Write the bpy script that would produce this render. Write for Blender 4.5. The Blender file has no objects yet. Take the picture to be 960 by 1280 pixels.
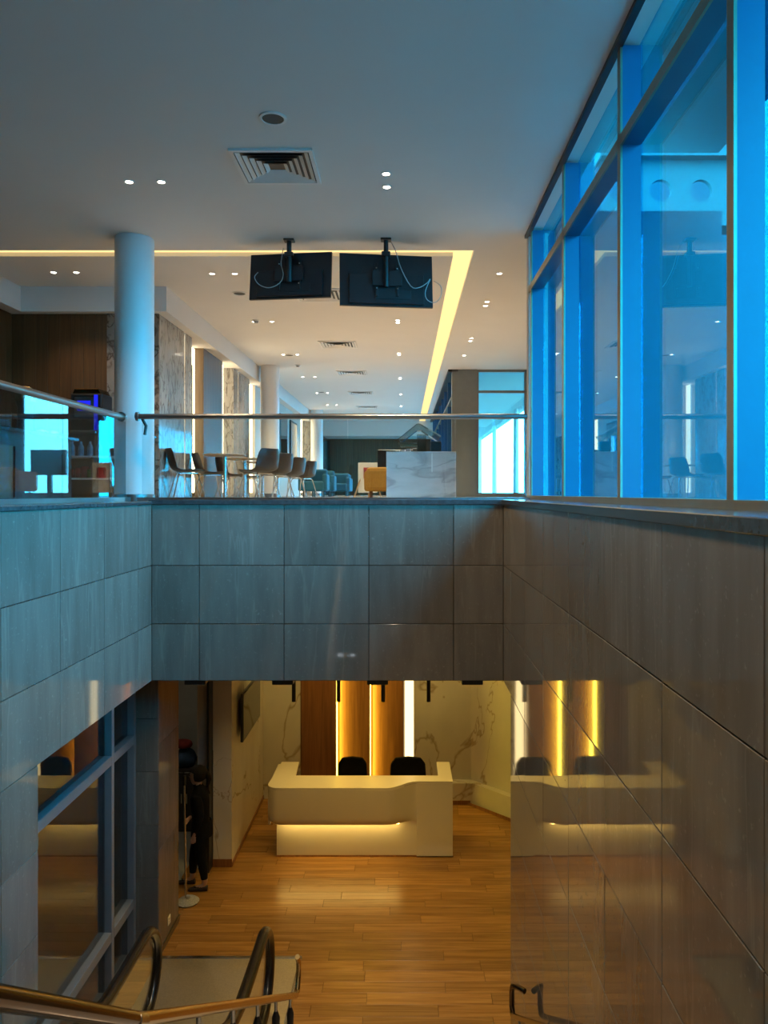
import bpy, bmesh, math, random
from mathutils import Vector, Matrix
random.seed(7)
scene = bpy.context.scene
COL = scene.collection
EYE = 5.25          # eye above the lower floor; lower floor is z = 0
FU = 5.15           # upper floor level
CU = 8.15           # upper ceiling
LC = 3.30           # lower ceiling / underside of the stone fascia

# ------------------------------------------------------------------ camera
cd = bpy.data.cameras.new('camera')
cam = bpy.data.objects.new('camera', cd); COL.objects.link(cam)
cam.location = (0, 0, EYE); cam.rotation_euler = (math.pi/2, 0, 0)
cd.sensor_fit = 'VERTICAL'; cd.sensor_height = 36.0
cd.lens = 36.0*960/1280
cd.shift_x = -26/1280; cd.shift_y = -24/1280
cd.clip_start = 0.02; cd.clip_end = 400
scene.camera = cam
# ------------------------------------------------------------------ sky and exposure
w = bpy.data.worlds.new('sky'); scene.world = w; w.use_nodes = True
bg = w.node_tree.nodes['Background']
bg.inputs['Color'].default_value = (0.86, 0.94, 1.0, 1)
bg.inputs['Strength'].default_value = 21.0
vs = scene.view_settings
vs.view_transform = 'Standard'; vs.look = 'None'; vs.gamma = 1.0; vs.use_curve_mapping = False
vs.exposure = 0.0
scene.cycles.transparent_max_bounces = 24
scene.cycles.max_bounces = 10
scene.cycles.diffuse_bounces = 5
scene.cycles.sample_clamp_indirect = 6.0
scene.cycles.caustics_reflective = False
scene.cycles.caustics_refractive = False
scene.cycles.use_denoising = True

WARM = (1.0, 0.66, 0.16)      # lower lobby lamps
WARM2 = (1.0, 0.76, 0.47)     # upper lounge lamps

# ------------------------------------------------------------------ materials
MATS = {}
def newmat(name):
    m = bpy.data.materials.new(name); m.use_nodes = True
    nt = m.node_tree
    b = nt.nodes['Principled BSDF']
    MATS[name] = m
    return m, nt, b
def plain(name, col, rough=0.5, metal=0.0, noise=0.06, nscale=9.0, coat=0.0, bump=0.0, spec=0.5):
    m, nt, b = newmat(name)
    b.inputs['Roughness'].default_value = rough
    b.inputs['Metallic'].default_value = metal
    b.inputs['Coat Weight'].default_value = coat
    b.inputs['Specular IOR Level'].default_value = spec
    tc = nt.nodes.new('ShaderNodeTexCoord')
    n = nt.nodes.new('ShaderNodeTexNoise'); n.inputs['Scale'].default_value = nscale; n.inputs['Detail'].default_value = 4
    nt.links.new(tc.outputs['Object'], n.inputs['Vector'])
    r = nt.nodes.new('ShaderNodeValToRGB')
    lo = [max(0, c*(1-noise)) for c in col]; hi = [min(1, c*(1+noise)) for c in col]
    r.color_ramp.elements[0].position = 0.3; r.color_ramp.elements[1].position = 0.7
    r.color_ramp.elements[0].color = (*lo, 1); r.color_ramp.elements[1].color = (*hi, 1)
    nt.links.new(n.outputs['Fac'], r.inputs['Fac']); nt.links.new(r.outputs['Color'], b.inputs['Base Color'])
    if bump:
        bp = nt.nodes.new('ShaderNodeBump'); bp.inputs['Strength'].default_value = bump; bp.inputs['Distance'].default_value = 0.01
        nt.links.new(n.outputs['Fac'], bp.inputs['Height']); nt.links.new(bp.outputs['Normal'], b.inputs['Normal'])
    return m
def emit(name, col, strength):
    m = bpy.data.materials.new(name); m.use_nodes = True
    nt = m.node_tree; nt.nodes.clear()
    o = nt.nodes.new('ShaderNodeOutputMaterial'); e = nt.nodes.new('ShaderNodeEmission')
    e.inputs['Color'].default_value = (*col, 1); e.inputs['Strength'].default_value = strength
    nt.links.new(e.outputs[0], o.inputs[0]); MATS[name] = m
    return m
def glass(name, tint, r0=0.05, rmax=0.95, refl=(1, 1, 1)):
    m = bpy.data.materials.new(name); m.use_nodes = True
    nt = m.node_tree; nt.nodes.clear()
    o = nt.nodes.new('ShaderNodeOutputMaterial')
    t = nt.nodes.new('ShaderNodeBsdfTransparent'); t.inputs['Color'].default_value = (*tint, 1)
    g = nt.nodes.new('ShaderNodeBsdfGlossy'); g.inputs['Roughness'].default_value = 0.0; g.inputs['Color'].default_value = (*refl, 1)
    lw = nt.nodes.new('ShaderNodeLayerWeight'); lw.inputs['Blend'].default_value = 0.5
    p = nt.nodes.new('ShaderNodeMath'); p.operation = 'POWER'; p.inputs[1].default_value = 5.0
    mr = nt.nodes.new('ShaderNodeMapRange'); mr.inputs['To Min'].default_value = r0; mr.inputs['To Max'].default_value = rmax
    mx = nt.nodes.new('ShaderNodeMixShader')
    nt.links.new(lw.outputs['Facing'], p.inputs[0]); nt.links.new(p.outputs[0], mr.inputs['Value'])
    nt.links.new(mr.outputs[0], mx.inputs['Fac']); nt.links.new(t.outputs[0], mx.inputs[1]); nt.links.new(g.outputs[0], mx.inputs[2])
    nt.links.new(mx.outputs[0], o.inputs[0]); MATS[name] = m
    return m
def stone(name, c0, c1, c2, rough):
    """polished limestone tile: vertical drift streaks, pale flecks, each tile shifted"""
    m, nt, b = newmat(name)
    L = nt.links.new
    tc = nt.nodes.new('ShaderNodeTexCoord'); oi = nt.nodes.new('ShaderNodeObjectInfo')
    off = nt.nodes.new('ShaderNodeVectorMath'); off.operation = 'MULTIPLY_ADD'
    cmb = nt.nodes.new('ShaderNodeCombineXYZ')
    for k in range(3): L(oi.outputs['Random'], cmb.inputs[k])
    L(cmb.outputs[0], off.inputs[0]); off.inputs[1].default_value = (37, 53, 71); L(tc.outputs['Object'], off.inputs[2])
    mp = nt.nodes.new('ShaderNodeMapping'); mp.inputs['Scale'].default_value = (5, 5, 0.8); L(off.outputs[0], mp.inputs['Vector'])
    n1 = nt.nodes.new('ShaderNodeTexNoise'); n1.inputs['Scale'].default_value = 1.2; n1.inputs['Detail'].default_value = 7; n1.inputs['Roughness'].default_value = 0.6
    L(mp.outputs[0], n1.inputs['Vector'])
    r1 = nt.nodes.new('ShaderNodeValToRGB'); e = r1.color_ramp.elements
    e[0].position = 0.30; e[0].color = (*c0, 1); e[1].position = 0.72; e[1].color = (*c1, 1); L(n1.outputs['Fac'], r1.inputs['Fac'])
    n2 = nt.nodes.new('ShaderNodeTexNoise'); n2.inputs['Scale'].default_value = 38; n2.inputs['Detail'].default_value = 3
    L(off.outputs[0], n2.inputs['Vector'])
    r2 = nt.nodes.new('ShaderNodeValToRGB'); e = r2.color_ramp.elements
    e[0].position = 0.62; e[0].color = (0, 0, 0, 1); e[1].position = 0.78; e[1].color = (1, 1, 1, 1); L(n2.outputs['Fac'], r2.inputs['Fac'])
    # thin pale veins, tilted
    mp3 = nt.nodes.new('ShaderNodeMapping'); mp3.inputs['Rotation'].default_value = (0.1, 0.12, 0); mp3.inputs['Scale'].default_value = (3, 3, 0.25); L(off.outputs[0], mp3.inputs['Vector'])
    n3 = nt.nodes.new('ShaderNodeTexNoise'); n3.inputs['Scale'].default_value = 1.0; n3.inputs['Detail'].default_value = 5; L(mp3.outputs[0], n3.inputs['Vector'])
    s3 = nt.nodes.new('ShaderNodeMath'); s3.operation = 'SUBTRACT'; s3.inputs[1].default_value = 0.56; L(n3.outputs['Fac'], s3.inputs[0])
    a3 = nt.nodes.new('ShaderNodeMath'); a3.operation = 'ABSOLUTE'; L(s3.outputs[0], a3.inputs[0])
    r3 = nt.nodes.new('ShaderNodeMapRange'); r3.inputs['From Max'].default_value = 0.012; r3.inputs['To Min'].default_value = 0.16; r3.inputs['To Max'].default_value = 0.0; L(a3.outputs[0], r3.inputs['Value'])
    mx = nt.nodes.new('ShaderNodeMath'); mx.operation = 'MAXIMUM'; sc = nt.nodes.new('ShaderNodeMath'); sc.operation = 'MULTIPLY'; sc.inputs[1].default_value = 0.3
    L(r2.outputs['Color'], sc.inputs[0]); L(sc.outputs[0], mx.inputs[0]); L(r3.outputs[0], mx.inputs[1])
    mix = nt.nodes.new('ShaderNodeMix'); mix.data_type = 'RGBA'
    L(mx.outputs[0], mix.inputs['Factor']); L(r1.outputs['Color'], mix.inputs['A']); mix.inputs['B'].default_value = (*c2, 1)
    # tile to tile tone
    hs = nt.nodes.new('ShaderNodeHueSaturation'); mr = nt.nodes.new('ShaderNodeMapRange'); mr.inputs['To Min'].default_value = 0.86; mr.inputs['To Max'].default_value = 1.14
    L(oi.outputs['Random'], mr.inputs['Value']); L(mr.outputs[0], hs.inputs['Value']); L(mix.outputs['Result'], hs.inputs['Color'])
    L(hs.outputs['Color'], b.inputs['Base Color'])
    b.inputs['Roughness'].default_value = rough
    b.inputs['IOR'].default_value = 1.5
    return m
def marble(name, base, vein, scale=1.0, width=0.03, rough=0.12, seed=0.0, stretch=(1, 1, 0.6), amt=1.0):
    m, nt, b = newmat(name); L = nt.links.new
    tc = nt.nodes.new('ShaderNodeNewGeometry')
    mp = nt.nodes.new('ShaderNodeMapping'); mp.inputs['Scale'].default_value = stretch; mp.inputs['Rotation'].default_value = (0.5, 0.6, 0.3); mp.inputs['Location'].default_value = (seed, seed*1.7, 0)
    L(tc.outputs['Position'], mp.inputs['Vector'])
    n = nt.nodes.new('ShaderNodeTexNoise'); n.inputs['Scale'].default_value = scale; n.inputs['Detail'].default_value = 5; n.inputs['Roughness'].default_value = 0.5; n.inputs['Distortion'].default_value = 0.6
    L(mp.outputs[0], n.inputs['Vector'])
    s = nt.nodes.new('ShaderNodeMath'); s.operation = 'SUBTRACT'; s.inputs[1].default_value = 0.5; L(n.outputs['Fac'], s.inputs[0])
    a = nt.nodes.new('ShaderNodeMath'); a.operation = 'ABSOLUTE'; L(s.outputs[0], a.inputs[0])
    n2 = nt.nodes.new('ShaderNodeTexNoise'); n2.inputs['Scale'].default_value = scale*1.3; n2.inputs['Detail'].default_value = 2; L(mp.outputs[0], n2.inputs['Vector'])
    wr = nt.nodes.new('ShaderNodeMapRange'); wr.inputs['From Min'].default_value = 0.35; wr.inputs['From Max'].default_value = 0.7; wr.inputs['To Min'].default_value = width*0.15; wr.inputs['To Max'].default_value = width
    L(n2.outputs['Fac'], wr.inputs['Value'])
    dv = nt.nodes.new('ShaderNodeMath'); dv.operation = 'DIVIDE'; L(a.outputs[0], dv.inputs[0]); L(wr.outputs[0], dv.inputs[1])
    r = nt.nodes.new('ShaderNodeValToRGB'); e = r.color_ramp.elements
    mid = tuple(v*amt + bb*(1-amt) for v, bb in zip(vein, base))
    e[0].position = 0.0; e[0].color = (*mid, 1); e[1].position = 1.0; e[1].color = (*base, 1); L(dv.outputs[0], r.inputs['Fac'])
    n4 = nt.nodes.new('ShaderNodeTexNoise'); n4.inputs['Scale'].default_value = scale*3; n4.inputs['Detail'].default_value = 5; L(mp.outputs[0], n4.inputs['Vector'])
    mr = nt.nodes.new('ShaderNodeMapRange'); mr.inputs['To Min'].default_value = 0.8; mr.inputs['To Max'].default_value = 1.15; L(n4.outputs['Fac'], mr.inputs['Value'])
    hs = nt.nodes.new('ShaderNodeHueSaturation'); L(mr.outputs[0], hs.inputs['Value']); L(r.outputs['Color'], hs.inputs['Color'])
    L(hs.outputs['Color'], b.inputs['Base Color']); b.inputs['Roughness'].default_value = rough
    return m
def wood(name, c0, c1, axis='X', rough=0.35, vary=0.25, fine=1.0):
    m, nt, b = newmat(name); L = nt.links.new
    tc = nt.nodes.new('ShaderNodeTexCoord'); oi = nt.nodes.new('ShaderNodeObjectInfo')
    cmb = nt.nodes.new('ShaderNodeCombineXYZ')
    for k in range(3): L(oi.outputs['Random'], cmb.inputs[k])
    off = nt.nodes.new('ShaderNodeVectorMath'); off.operation = 'MULTIPLY_ADD'; L(cmb.outputs[0], off.inputs[0]); off.inputs[1].default_value = (31, 47, 59); L(tc.outputs['Object'], off.inputs[2])
    mp = nt.nodes.new('ShaderNodeMapping')
    mp.inputs['Scale'].default_value = {'X': (1.2, 22*fine, 10), 'Z': (22*fine, 22*fine, 1.0), 'Y': (22*fine, 1.2, 10)}[axis]
    L(off.outputs[0], mp.inputs['Vector'])
    n = nt.nodes.new('ShaderNodeTexNoise'); n.inputs['Scale'].default_value = 1.0; n.inputs['Detail'].default_value = 6; n.inputs['Distortion'].default_value = 0.8; L(mp.outputs[0], n.inputs['Vector'])
    r = nt.nodes.new('ShaderNodeValToRGB'); e = r.color_ramp.elements
    e[0].position = 0.28; e[0].color = (*c0, 1); e[1].position = 0.74; e[1].color = (*c1, 1); L(n.outputs['Fac'], r.inputs['Fac'])
    hs = nt.nodes.new('ShaderNodeHueSaturation'); mr = nt.nodes.new('ShaderNodeMapRange'); mr.inputs['To Min'].default_value = 1-vary; mr.inputs['To Max'].default_value = 1+vary
    L(oi.outputs['Random'], mr.inputs['Value']); L(mr.outputs[0], hs.inputs['Value']); L(r.outputs['Color'], hs.inputs['Color']); L(hs.outputs['Color'], b.inputs['Base Color'])
    b.inputs['Roughness'].default_value = rough
    bp = nt.nodes.new('ShaderNodeBump'); bp.inputs['Strength'].default_value = 0.08; bp.inputs['Distance'].default_value = 0.004
    L(n.outputs['Fac'], bp.inputs['Height']); L(bp.outputs['Normal'], b.inputs['Normal'])
    return m

stone('tile_stone', (0.135, 0.120, 0.102), (0.195, 0.175, 0.150), (0.40, 0.37, 0.32), 0.04)
plain('grout', (0.045, 0.04, 0.035), 0.8)
plain('ceiling_paint', (0.74, 0.72, 0.69), 0.75, noise=0.015, nscale=1.5)
plain('wall_paint', (0.55, 0.52, 0.47), 0.7, noise=0.03, nscale=2)
plain('white_paint', (0.78, 0.77, 0.75), 0.55, noise=0.02)
plain('column_paint', (0.72, 0.71, 0.70), 0.42, noise=0.02, nscale=2)
plain('grey_wall', (0.34, 0.34, 0.31), 0.7, noise=0.05)
plain('dark_stone', (0.05, 0.055, 0.06), 0.12, noise=0.3, nscale=25)
plain('upper_floor_stone', (0.50, 0.46, 0.42), 0.18, noise=0.08, nscale=3)
plain('black_metal', (0.014, 0.014, 0.016), 0.4, noise=0.1)
plain('black_plastic', (0.012, 0.013, 0.016), 0.32, noise=0.15, nscale=30)
plain('brown_plastic', (0.035, 0.025, 0.02), 0.42, noise=0.1)
plain('rubber', (0.012, 0.010, 0.010), 0.22, noise=0.1)
plain('steel', (0.60, 0.58, 0.56), 0.22, metal=1.0, noise=0.05, nscale=40)
plain('dark_steel', (0.25, 0.24, 0.24), 0.3, metal=1.0, noise=0.06)
plain('landing_steel', (0.50, 0.45, 0.38), 0.38, metal=0.85, noise=0.10, nscale=60, bump=0.2)
plain('brass', (0.62, 0.42, 0.18), 0.2, metal=1.0, noise=0.05)
plain('bronze_rail', (0.13, 0.075, 0.04), 0.16, metal=1.0, noise=0.05)
plain('alu_fin', (0.016, 0.085, 0.185), 0.35, metal=0.0, noise=0.04, nscale=4)
plain('alu_edge', (0.24, 0.215, 0.16), 0.35, metal=0.7, noise=0.06)
plain('grey_alu', (0.20, 0.22, 0.24), 0.38, metal=0.3, noise=0.04)
plain('desk_solid', (0.64, 0.59, 0.48), 0.3, noise=0.02, nscale=2)
plain('fabric_teal', (0.02, 0.13, 0.20), 0.85, noise=0.15, nscale=40)
plain('fabric_ochre', (0.50, 0.27, 0.05), 0.8, noise=0.12, nscale=40)
plain('cloth_black', (0.005, 0.005, 0.006), 0.9, noise=0.3, nscale=14, spec=0.12)
plain('cloth_red', (0.20, 0.02, 0.015), 0.85, noise=0.3)
plain('cloth_blue', (0.03, 0.07, 0.15), 0.85, noise=0.3)
plain('skin', (0.42, 0.24, 0.16), 0.5, noise=0.05)
plain('hair', (0.006, 0.004, 0.003), 0.7, noise=0.3, nscale=60, spec=0.2)
plain('shoe', (0.02, 0.012, 0.012), 0.5)
plain('mop_cloth', (0.30, 0.29, 0.27), 0.9, noise=0.25, nscale=60, bump=0.6)
plain('cable_white', (0.42, 0.41, 0.40), 0.5)
plain('ceramic', (0.8, 0.76, 0.7), 0.3)
plain('speaker_grille', (0.07, 0.078, 0.075), 0.7, noise=0.2, nscale=90)
plain('led_off', (0.5, 0.45, 0.35), 0.5)
plain('red_pack', (0.35, 0.03, 0.025), 0.4, noise=0.4, nscale=14)
plain('green_pack', (0.03, 0.22, 0.05), 0.4, noise=0.4, nscale=14)
plain('blue_pack', (0.10, 0.28, 0.45), 0.35, noise=0.6, nscale=20)
plain('outside_white', (0.75, 0.76, 0.76), 0.7)
plain('outside_grey', (0.30, 0.32, 0.34), 0.8)
plain('vestibule_panel', (0.016, 0.026, 0.045), 0.6)
plain('girder_shaded_steel', (0.055, 0.06, 0.065), 0.6)  # dark tone stands in for the shade under the canopy
plain('outside_dark', (0.05, 0.06, 0.07), 0.7)
plain('pavement', (0.13, 0.13, 0.13), 0.9, noise=0.12, nscale=0.8)
plain('leaf', (0.05, 0.10, 0.03), 0.7, noise=0.4, nscale=8)
plain('paper_pale', (0.62, 0.65, 0.66), 0.6)
plain('picture_red', (0.40, 0.07, 0.08), 0.5, noise=0.7, nscale=7)
plain('bar_front', (0.22, 0.20, 0.12), 0.35, noise=0.1)
plain('bar_dark', (0.045, 0.035, 0.03), 0.35, noise=0.2)
plain('mirror', (0.45, 0.48, 0.50), 0.04, metal=1.0, noise=0.02)
plain('dark_window', (0.03, 0.035, 0.04), 0.05, noise=0.1)
plain('step_metal', (0.22, 0.21, 0.20), 0.4, metal=0.7, noise=0.1)
marble('marble_white', (0.60, 0.57, 0.50), (0.28, 0.20, 0.10), 0.70, 0.017, 0.14, 3.0, (1, 1, 0.6), 0.75)
marble('marble_grey', (0.62, 0.61, 0.60), (0.30, 0.29, 0.30), 2.2, 0.11, 0.2, 11.0, (0.7, 0.7, 2.0), 0.6)
marble('marble_mosaic', (0.33, 0.32, 0.30), (0.14, 0.125, 0.115), 5.0, 0.09, 0.10, 5.0, (1.6, 1.6, 0.6))
marble('marble_brown', (0.27, 0.21, 0.165), (0.07, 0.045, 0.03), 4.5, 0.12, 0.12, 8.0, (1, 1, 0.9))
wood('plank_wood', (0.20, 0.090, 0.022), (0.37, 0.195, 0.058), 'X', 0.26, 0.17)
wood('panel_wood', (0.16, 0.062, 0.022), (0.28, 0.12, 0.045), 'Z', 0.38, 0.08)
wood('bar_wood', (0.062, 0.026, 0.008), (0.115, 0.052, 0.016), 'Z', 0.5, 0.12)
wood('far_wood', (0.10, 0.065, 0.035), (0.17, 0.11, 0.06), 'Z', 0.5, 0.12)
wood('table_wood', (0.30, 0.20, 0.12), (0.42, 0.30, 0.18), 'X', 0.3, 0.08)
glass('window_glass', (0.10, 0.70, 0.93), 0.055, 0.96, (0.72, 0.90, 1.0))
glass('window_glass_clear', (0.34, 0.80, 0.95), 0.055, 0.96)
glass('rail_glass', (0.90, 0.94, 0.94), 0.030, 0.9)
glass('smoked_glass', (0.60, 0.64, 0.66), 0.050, 0.95)
glass('clear_glass', (0.72, 0.80, 0.80), 0.16, 0.95)
emit('cove_led', (1.0, 0.70, 0.28), 1.5)
emit('strip_gold', (1.0, 0.70, 0.06), 17.0)
emit('strip_pale', (1.0, 0.74, 0.34), 2.6)
emit('desk_led', (1.0, 0.66, 0.17), 20.0)
emit('strip_upper', (1.0, 0.80, 0.50), 5.0)
emit('lamp_lens', (1.0, 0.88, 0.70), 28.0)
emit('screen_blue', (0.02, 0.03, 1.0), 0.9)
emit('exit_glow', (1.0, 0.75, 0.35), 3.0)

# ------------------------------------------------------------------ builders
def wloc(o):
    v = Vector((0, 0, 0))
    while o is not None:
        v += Vector(o.location); o = o.parent
    return v
def link(name, me, parent=None, loc=(0, 0, 0)):
    o = bpy.data.objects.new(name, me); COL.objects.link(o)
    o.location = Vector(loc) - (wloc(parent) if parent else Vector((0, 0, 0)))
    o.parent = parent
    return o
def empty(name, loc=(0, 0, 0)):
    o = bpy.data.objects.new(name, None); COL.objects.link(o); o.location = loc; o.empty_display_size = 0.1
    return o
def tag(o, label=None, cat=None, group=None, kind=None):
    if label: o['label'] = label
    if cat: o['category'] = cat
    if group: o['group'] = group
    if kind: o['kind'] = kind
    return o
def thing(name, label, cat, loc=(0, 0, 0), group=None):
    return tag(empty(name, loc), label, cat, group)
BOX = {}
def box(name, x0, x1, y0, y1, z0, z1, mat, parent=None, bev=0.0):
    d = (round(abs(x1-x0), 4), round(abs(y1-y0), 4), round(abs(z1-z0), 4))
    key = (d, mat, bev)
    if key not in BOX:
        bm = bmesh.new(); bmesh.ops.create_cube(bm, size=1.0)
        bmesh.ops.scale(bm, vec=d, verts=bm.verts)
        if bev: bmesh.ops.bevel(bm, geom=bm.edges[:], offset=bev, segments=2 if bev > 0.01 else 1, affect='EDGES', profile=0.5)
        me = bpy.data.meshes.new(name); bm.to_mesh(me); bm.free(); me.materials.append(MATS[mat]); BOX[key] = me
    return link(name, BOX[key], parent, ((x0+x1)/2, (y0+y1)/2, (z0+z1)/2))
class MB:
    def __init__(s): s.bm = bmesh.new()
    def box(s, x0, x1, y0, y1, z0, z1, M=None):
        r = bmesh.ops.create_cube(s.bm, size=1.0); v = r['verts']
        bmesh.ops.scale(s.bm, vec=(x1-x0, y1-y0, z1-z0), verts=v); bmesh.ops.translate(s.bm, vec=((x0+x1)/2, (y0+y1)/2, (z0+z1)/2), verts=v)
        if M: bmesh.ops.transform(s.bm, matrix=M, verts=v)
        return s
    def prism(s, pts, z0, z1, axis='Z'):
        """extrude a 2D polygon; axis Z: pts=(x,y); axis X: pts=(y,z) ; axis Y: pts=(x,z)"""
        def mk(p, h): return {'Z': (p[0], p[1], h), 'X': (h, p[0], p[1]), 'Y': (p[0], h, p[1])}[axis]
        a = [s.bm.verts.new(mk(p, z0)) for p in pts]; b = [s.bm.verts.new(mk(p, z1)) for p in pts]
        n = len(pts)
        s.bm.faces.new(a); s.bm.faces.new(b[::-1])
        for i in range(n): s.bm.faces.new((a[i], b[i], b[(i+1) % n], a[(i+1) % n]))
        return s
    def lathe(s, prof, n=24, c=(0, 0, 0), M=None):
        rings = []; vs_ = []
        for r, z in prof:
            if r < 1e-6: ring = [s.bm.verts.new((c[0], c[1], c[2]+z))]
            else: ring = [s.bm.verts.new((c[0]+r*math.cos(2*math.pi*k/n), c[1]+r*math.sin(2*math.pi*k/n), c[2]+z)) for k in range(n)]
            rings.append(ring); vs_ += ring
        for a, b in zip(rings, rings[1:]):
            for k in range(n):
                k2 = (k+1) % n
                if len(a) == 1 and len(b) == 1: continue
                if len(a) == 1: s.bm.faces.new((a[0], b[k], b[k2]))
                elif len(b) == 1: s.bm.faces.new((a[k], b[0], a[k2]))
                else: s.bm.faces.new((a[k], b[k], b[k2], a[k2]))
        if M: bmesh.ops.transform(s.bm, matrix=M, verts=vs_)
        return s
    def tube(s, pts, r, n=10, closed=False):
        pts = [Vector(p) for p in pts]; m = len(pts)
        rs = r if isinstance(r, (list, tuple)) else [r]*m
        rings = []; up = None
        for i, p in enumerate(pts):
            if closed: t = pts[(i+1) % m]-pts[i-1]
            else: t = (pts[min(i+1, m-1)]-pts[max(i-1, 0)])
            t.normalize()
            if up is None:
                up = Vector((0, 0, 1)) if abs(t.z) < 0.9 else Vector((0, 1, 0))
            u = (up - t*up.dot(t)).normalized(); v = t.cross(u); up = u
            rings.append([s.bm.verts.new(p + u*rs[i]*math.cos(2*math.pi*k/n) + v*rs[i]*math.sin(2*math.pi*k/n)) for k in range(n)])
        rng = range(m) if closed else range(m-1)
        for i in rng:
            a, b = rings[i], rings[(i+1) % m]
            for k in range(n): s.bm.faces.new((a[k], a[(k+1) % n], b[(k+1) % n], b[k]))
        if not closed:
            s.bm.faces.new(rings[0][::-1]); s.bm.faces.new(rings[-1])
        return s
    def build(s, name, mat, parent=None, smooth=False, bev=0.0, origin=None, subsurf=0):
        bm = s.bm
        bmesh.ops.recalc_face_normals(bm, faces=bm.faces)
        if bev: bmesh.ops.bevel(bm, geom=[e for e in bm.edges if len(e.link_faces) == 2 and e.calc_face_angle(0) > 0.5], offset=bev, segments=2, affect='EDGES', profile=0.5)
        if origin is None:
            xs = [v.co for v in bm.verts]
            origin = Vector(((min(v.x for v in xs)+max(v.x for v in xs))/2, (min(v.y for v in xs)+max(v.y for v in xs))/2, min(v.z for v in xs)))
        origin = Vector(origin)
        bmesh.ops.translate(bm, vec=-origin, verts=bm.verts)
        me = bpy.data.meshes.new(name); bm.to_mesh(me); bm.free()
        if mat: me.materials.append(MATS[mat])
        if smooth:
            me.polygons.foreach_set('use_smooth', [True]*len(me.polygons))
            try: me.set_sharp_from_angle(angle=math.radians(40))
            except Exception: pass
        o = link(name, me, parent, origin)
        if subsurf:
            md = o.modifiers.new('sub', 'SUBSURF'); md.levels = subsurf; md.render_levels = subsurf
        return o
def copy_tree(o, parent=None):
    c = o.copy(); COL.objects.link(c); c.parent = parent
    for ch in list(o.children): copy_tree(ch, c)
    return c
def spot(name, loc, power, col, size=2.0, blend=0.6, parent=None, target=None, radius=0.04):
    l = bpy.data.lights.new(name, 'SPOT'); l.energy = power; l.color = col; l.spot_size = size; l.spot_blend = blend; l.shadow_soft_size = radius
    o = link(name, l, parent, loc)
    if target is not None:
        o.rotation_euler = (Vector(target)-Vector(loc)).to_track_quat('-Z', 'Y').to_euler()
    return o
def arc(cx, cy, r, a0, a1, n):
    return [(cx+r*math.cos(math.radians(a0+(a1-a0)*k/n)), cy+r*math.sin(math.radians(a0+(a1-a0)*k/n))) for k in range(n+1)]
def S(o): return tag(o, kind='structure')

# =================================================================== THE SETTING
XL, XR = -2.62, 1.02          # stairwell side walls
DF = 7.95                     # stone fascia
# ---- lower floor with planks
fl = S(box('floor_lower', -7, 3.7, -9, 14, -0.3, -0.03, 'grout'))
rows = 37; pw = 0.185; y = 6.4; r = 0
while y < 13.15:
    x = -2.95 - random.random()*1.2
    while x < 3.55:
        L_ = 1.3
        a, b = max(x, -3.05), min(x+L_, 3.55)
        if b - a > 0.1 and not (b < -2.75 and y < 8.4) and not (a > 1.75 and y > 9):
            pl = box('plank', a+0.0015, b-0.0015, y+0.0015, y+pw-0.0015, -0.03, 0.0, 'plank_wood', fl, 0.0012)
        x += L_
    y += pw
box('subfloor', -7, -3.05, 5, 13.2, -0.03, -0.002, 'grey_wall', fl)
box('subfloor', -3.05, 1.02, -3, 6.4, -0.03, -0.002, 'grey_wall', fl)

def tiles(parent, plane, at, u0, us, z0s, sign, vmin=None):
    """plane 'X': wall at x=at, u runs along y; plane 'Y': wall at y=at, u runs along x.  sign: side the face looks to"""
    g = 0.0035; t = 0.02
    for (ua, ub) in us:
        for (za, zb) in z0s:
            if vmin and vmin(ua, ub, za, zb): continue
            if plane == 'X': o = box('tile', at-t if sign > 0 else at, at if sign > 0 else at+t, ua+g, ub-g, za+g, zb-g, 'tile_stone', parent, 0.0015)
            else: o = box('tile', ua+g, ub-g, at-t if sign > 0 else at, at if sign > 0 else at+t, za+g, zb-g, 'tile_stone', parent, 0.0015)
            k = 0.0022
            o.rotation_euler = (random.uniform(-k, k), random.uniform(-k, k), random.uniform(-k, k)) if plane == 'X' else (random.uniform(-k, k)*0.5, 0, random.uniform(-k, k)*0.5)
ZR = [5.13, 4.498, 3.892, 3.304, 2.70, 2.10, 1.50, 0.90, 0.30, 0.0]
zrows = [(ZR[i+1], ZR[i]) for i in range(len(ZR)-1)]
# right wall (polished stone), joints every 0.87 m
wr = S(box('wall_right', XR+0.02, 3.6, -9, 7.37, -0.03, 5.13, 'grout'))
ys = [7.95, 7.40]
while ys[-1] > -2.2: ys.append(ys[-1]-0.87)
cols = [(ys[i+1], ys[i]) for i in range(len(ys)-1)]
tiles(wr, 'X', XR, 0, cols, zrows, -1, lambda ua, ub, za, zb: (ub > 7.41 and za < 3.2) or (zb < (6.6-ub)*0.63-0.3))
box('backing', XR+0.02, 3.6, 7.37, DF+0.3, LC, 5.13, 'grout', wr)
box('end_face', XR+0.004, 3.6, 7.37, 7.39, 0, LC, 'tile_stone', wr)
# fascia (front edge of the upper floor)
wf = S(box('wall_fascia', XL-0.02, XR+0.02, DF+0.02, DF+0.35, LC, 5.13, 'grout'))
fx = [XL, (249-506)/120.75, (355-506)/120.75, (461-506)/120.75, (567-506)/120.75, XR]
tiles(wf, 'Y', DF, 0, [(fx[i], fx[i+1]) for i in range(5)], zrows[:3], -1)
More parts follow.
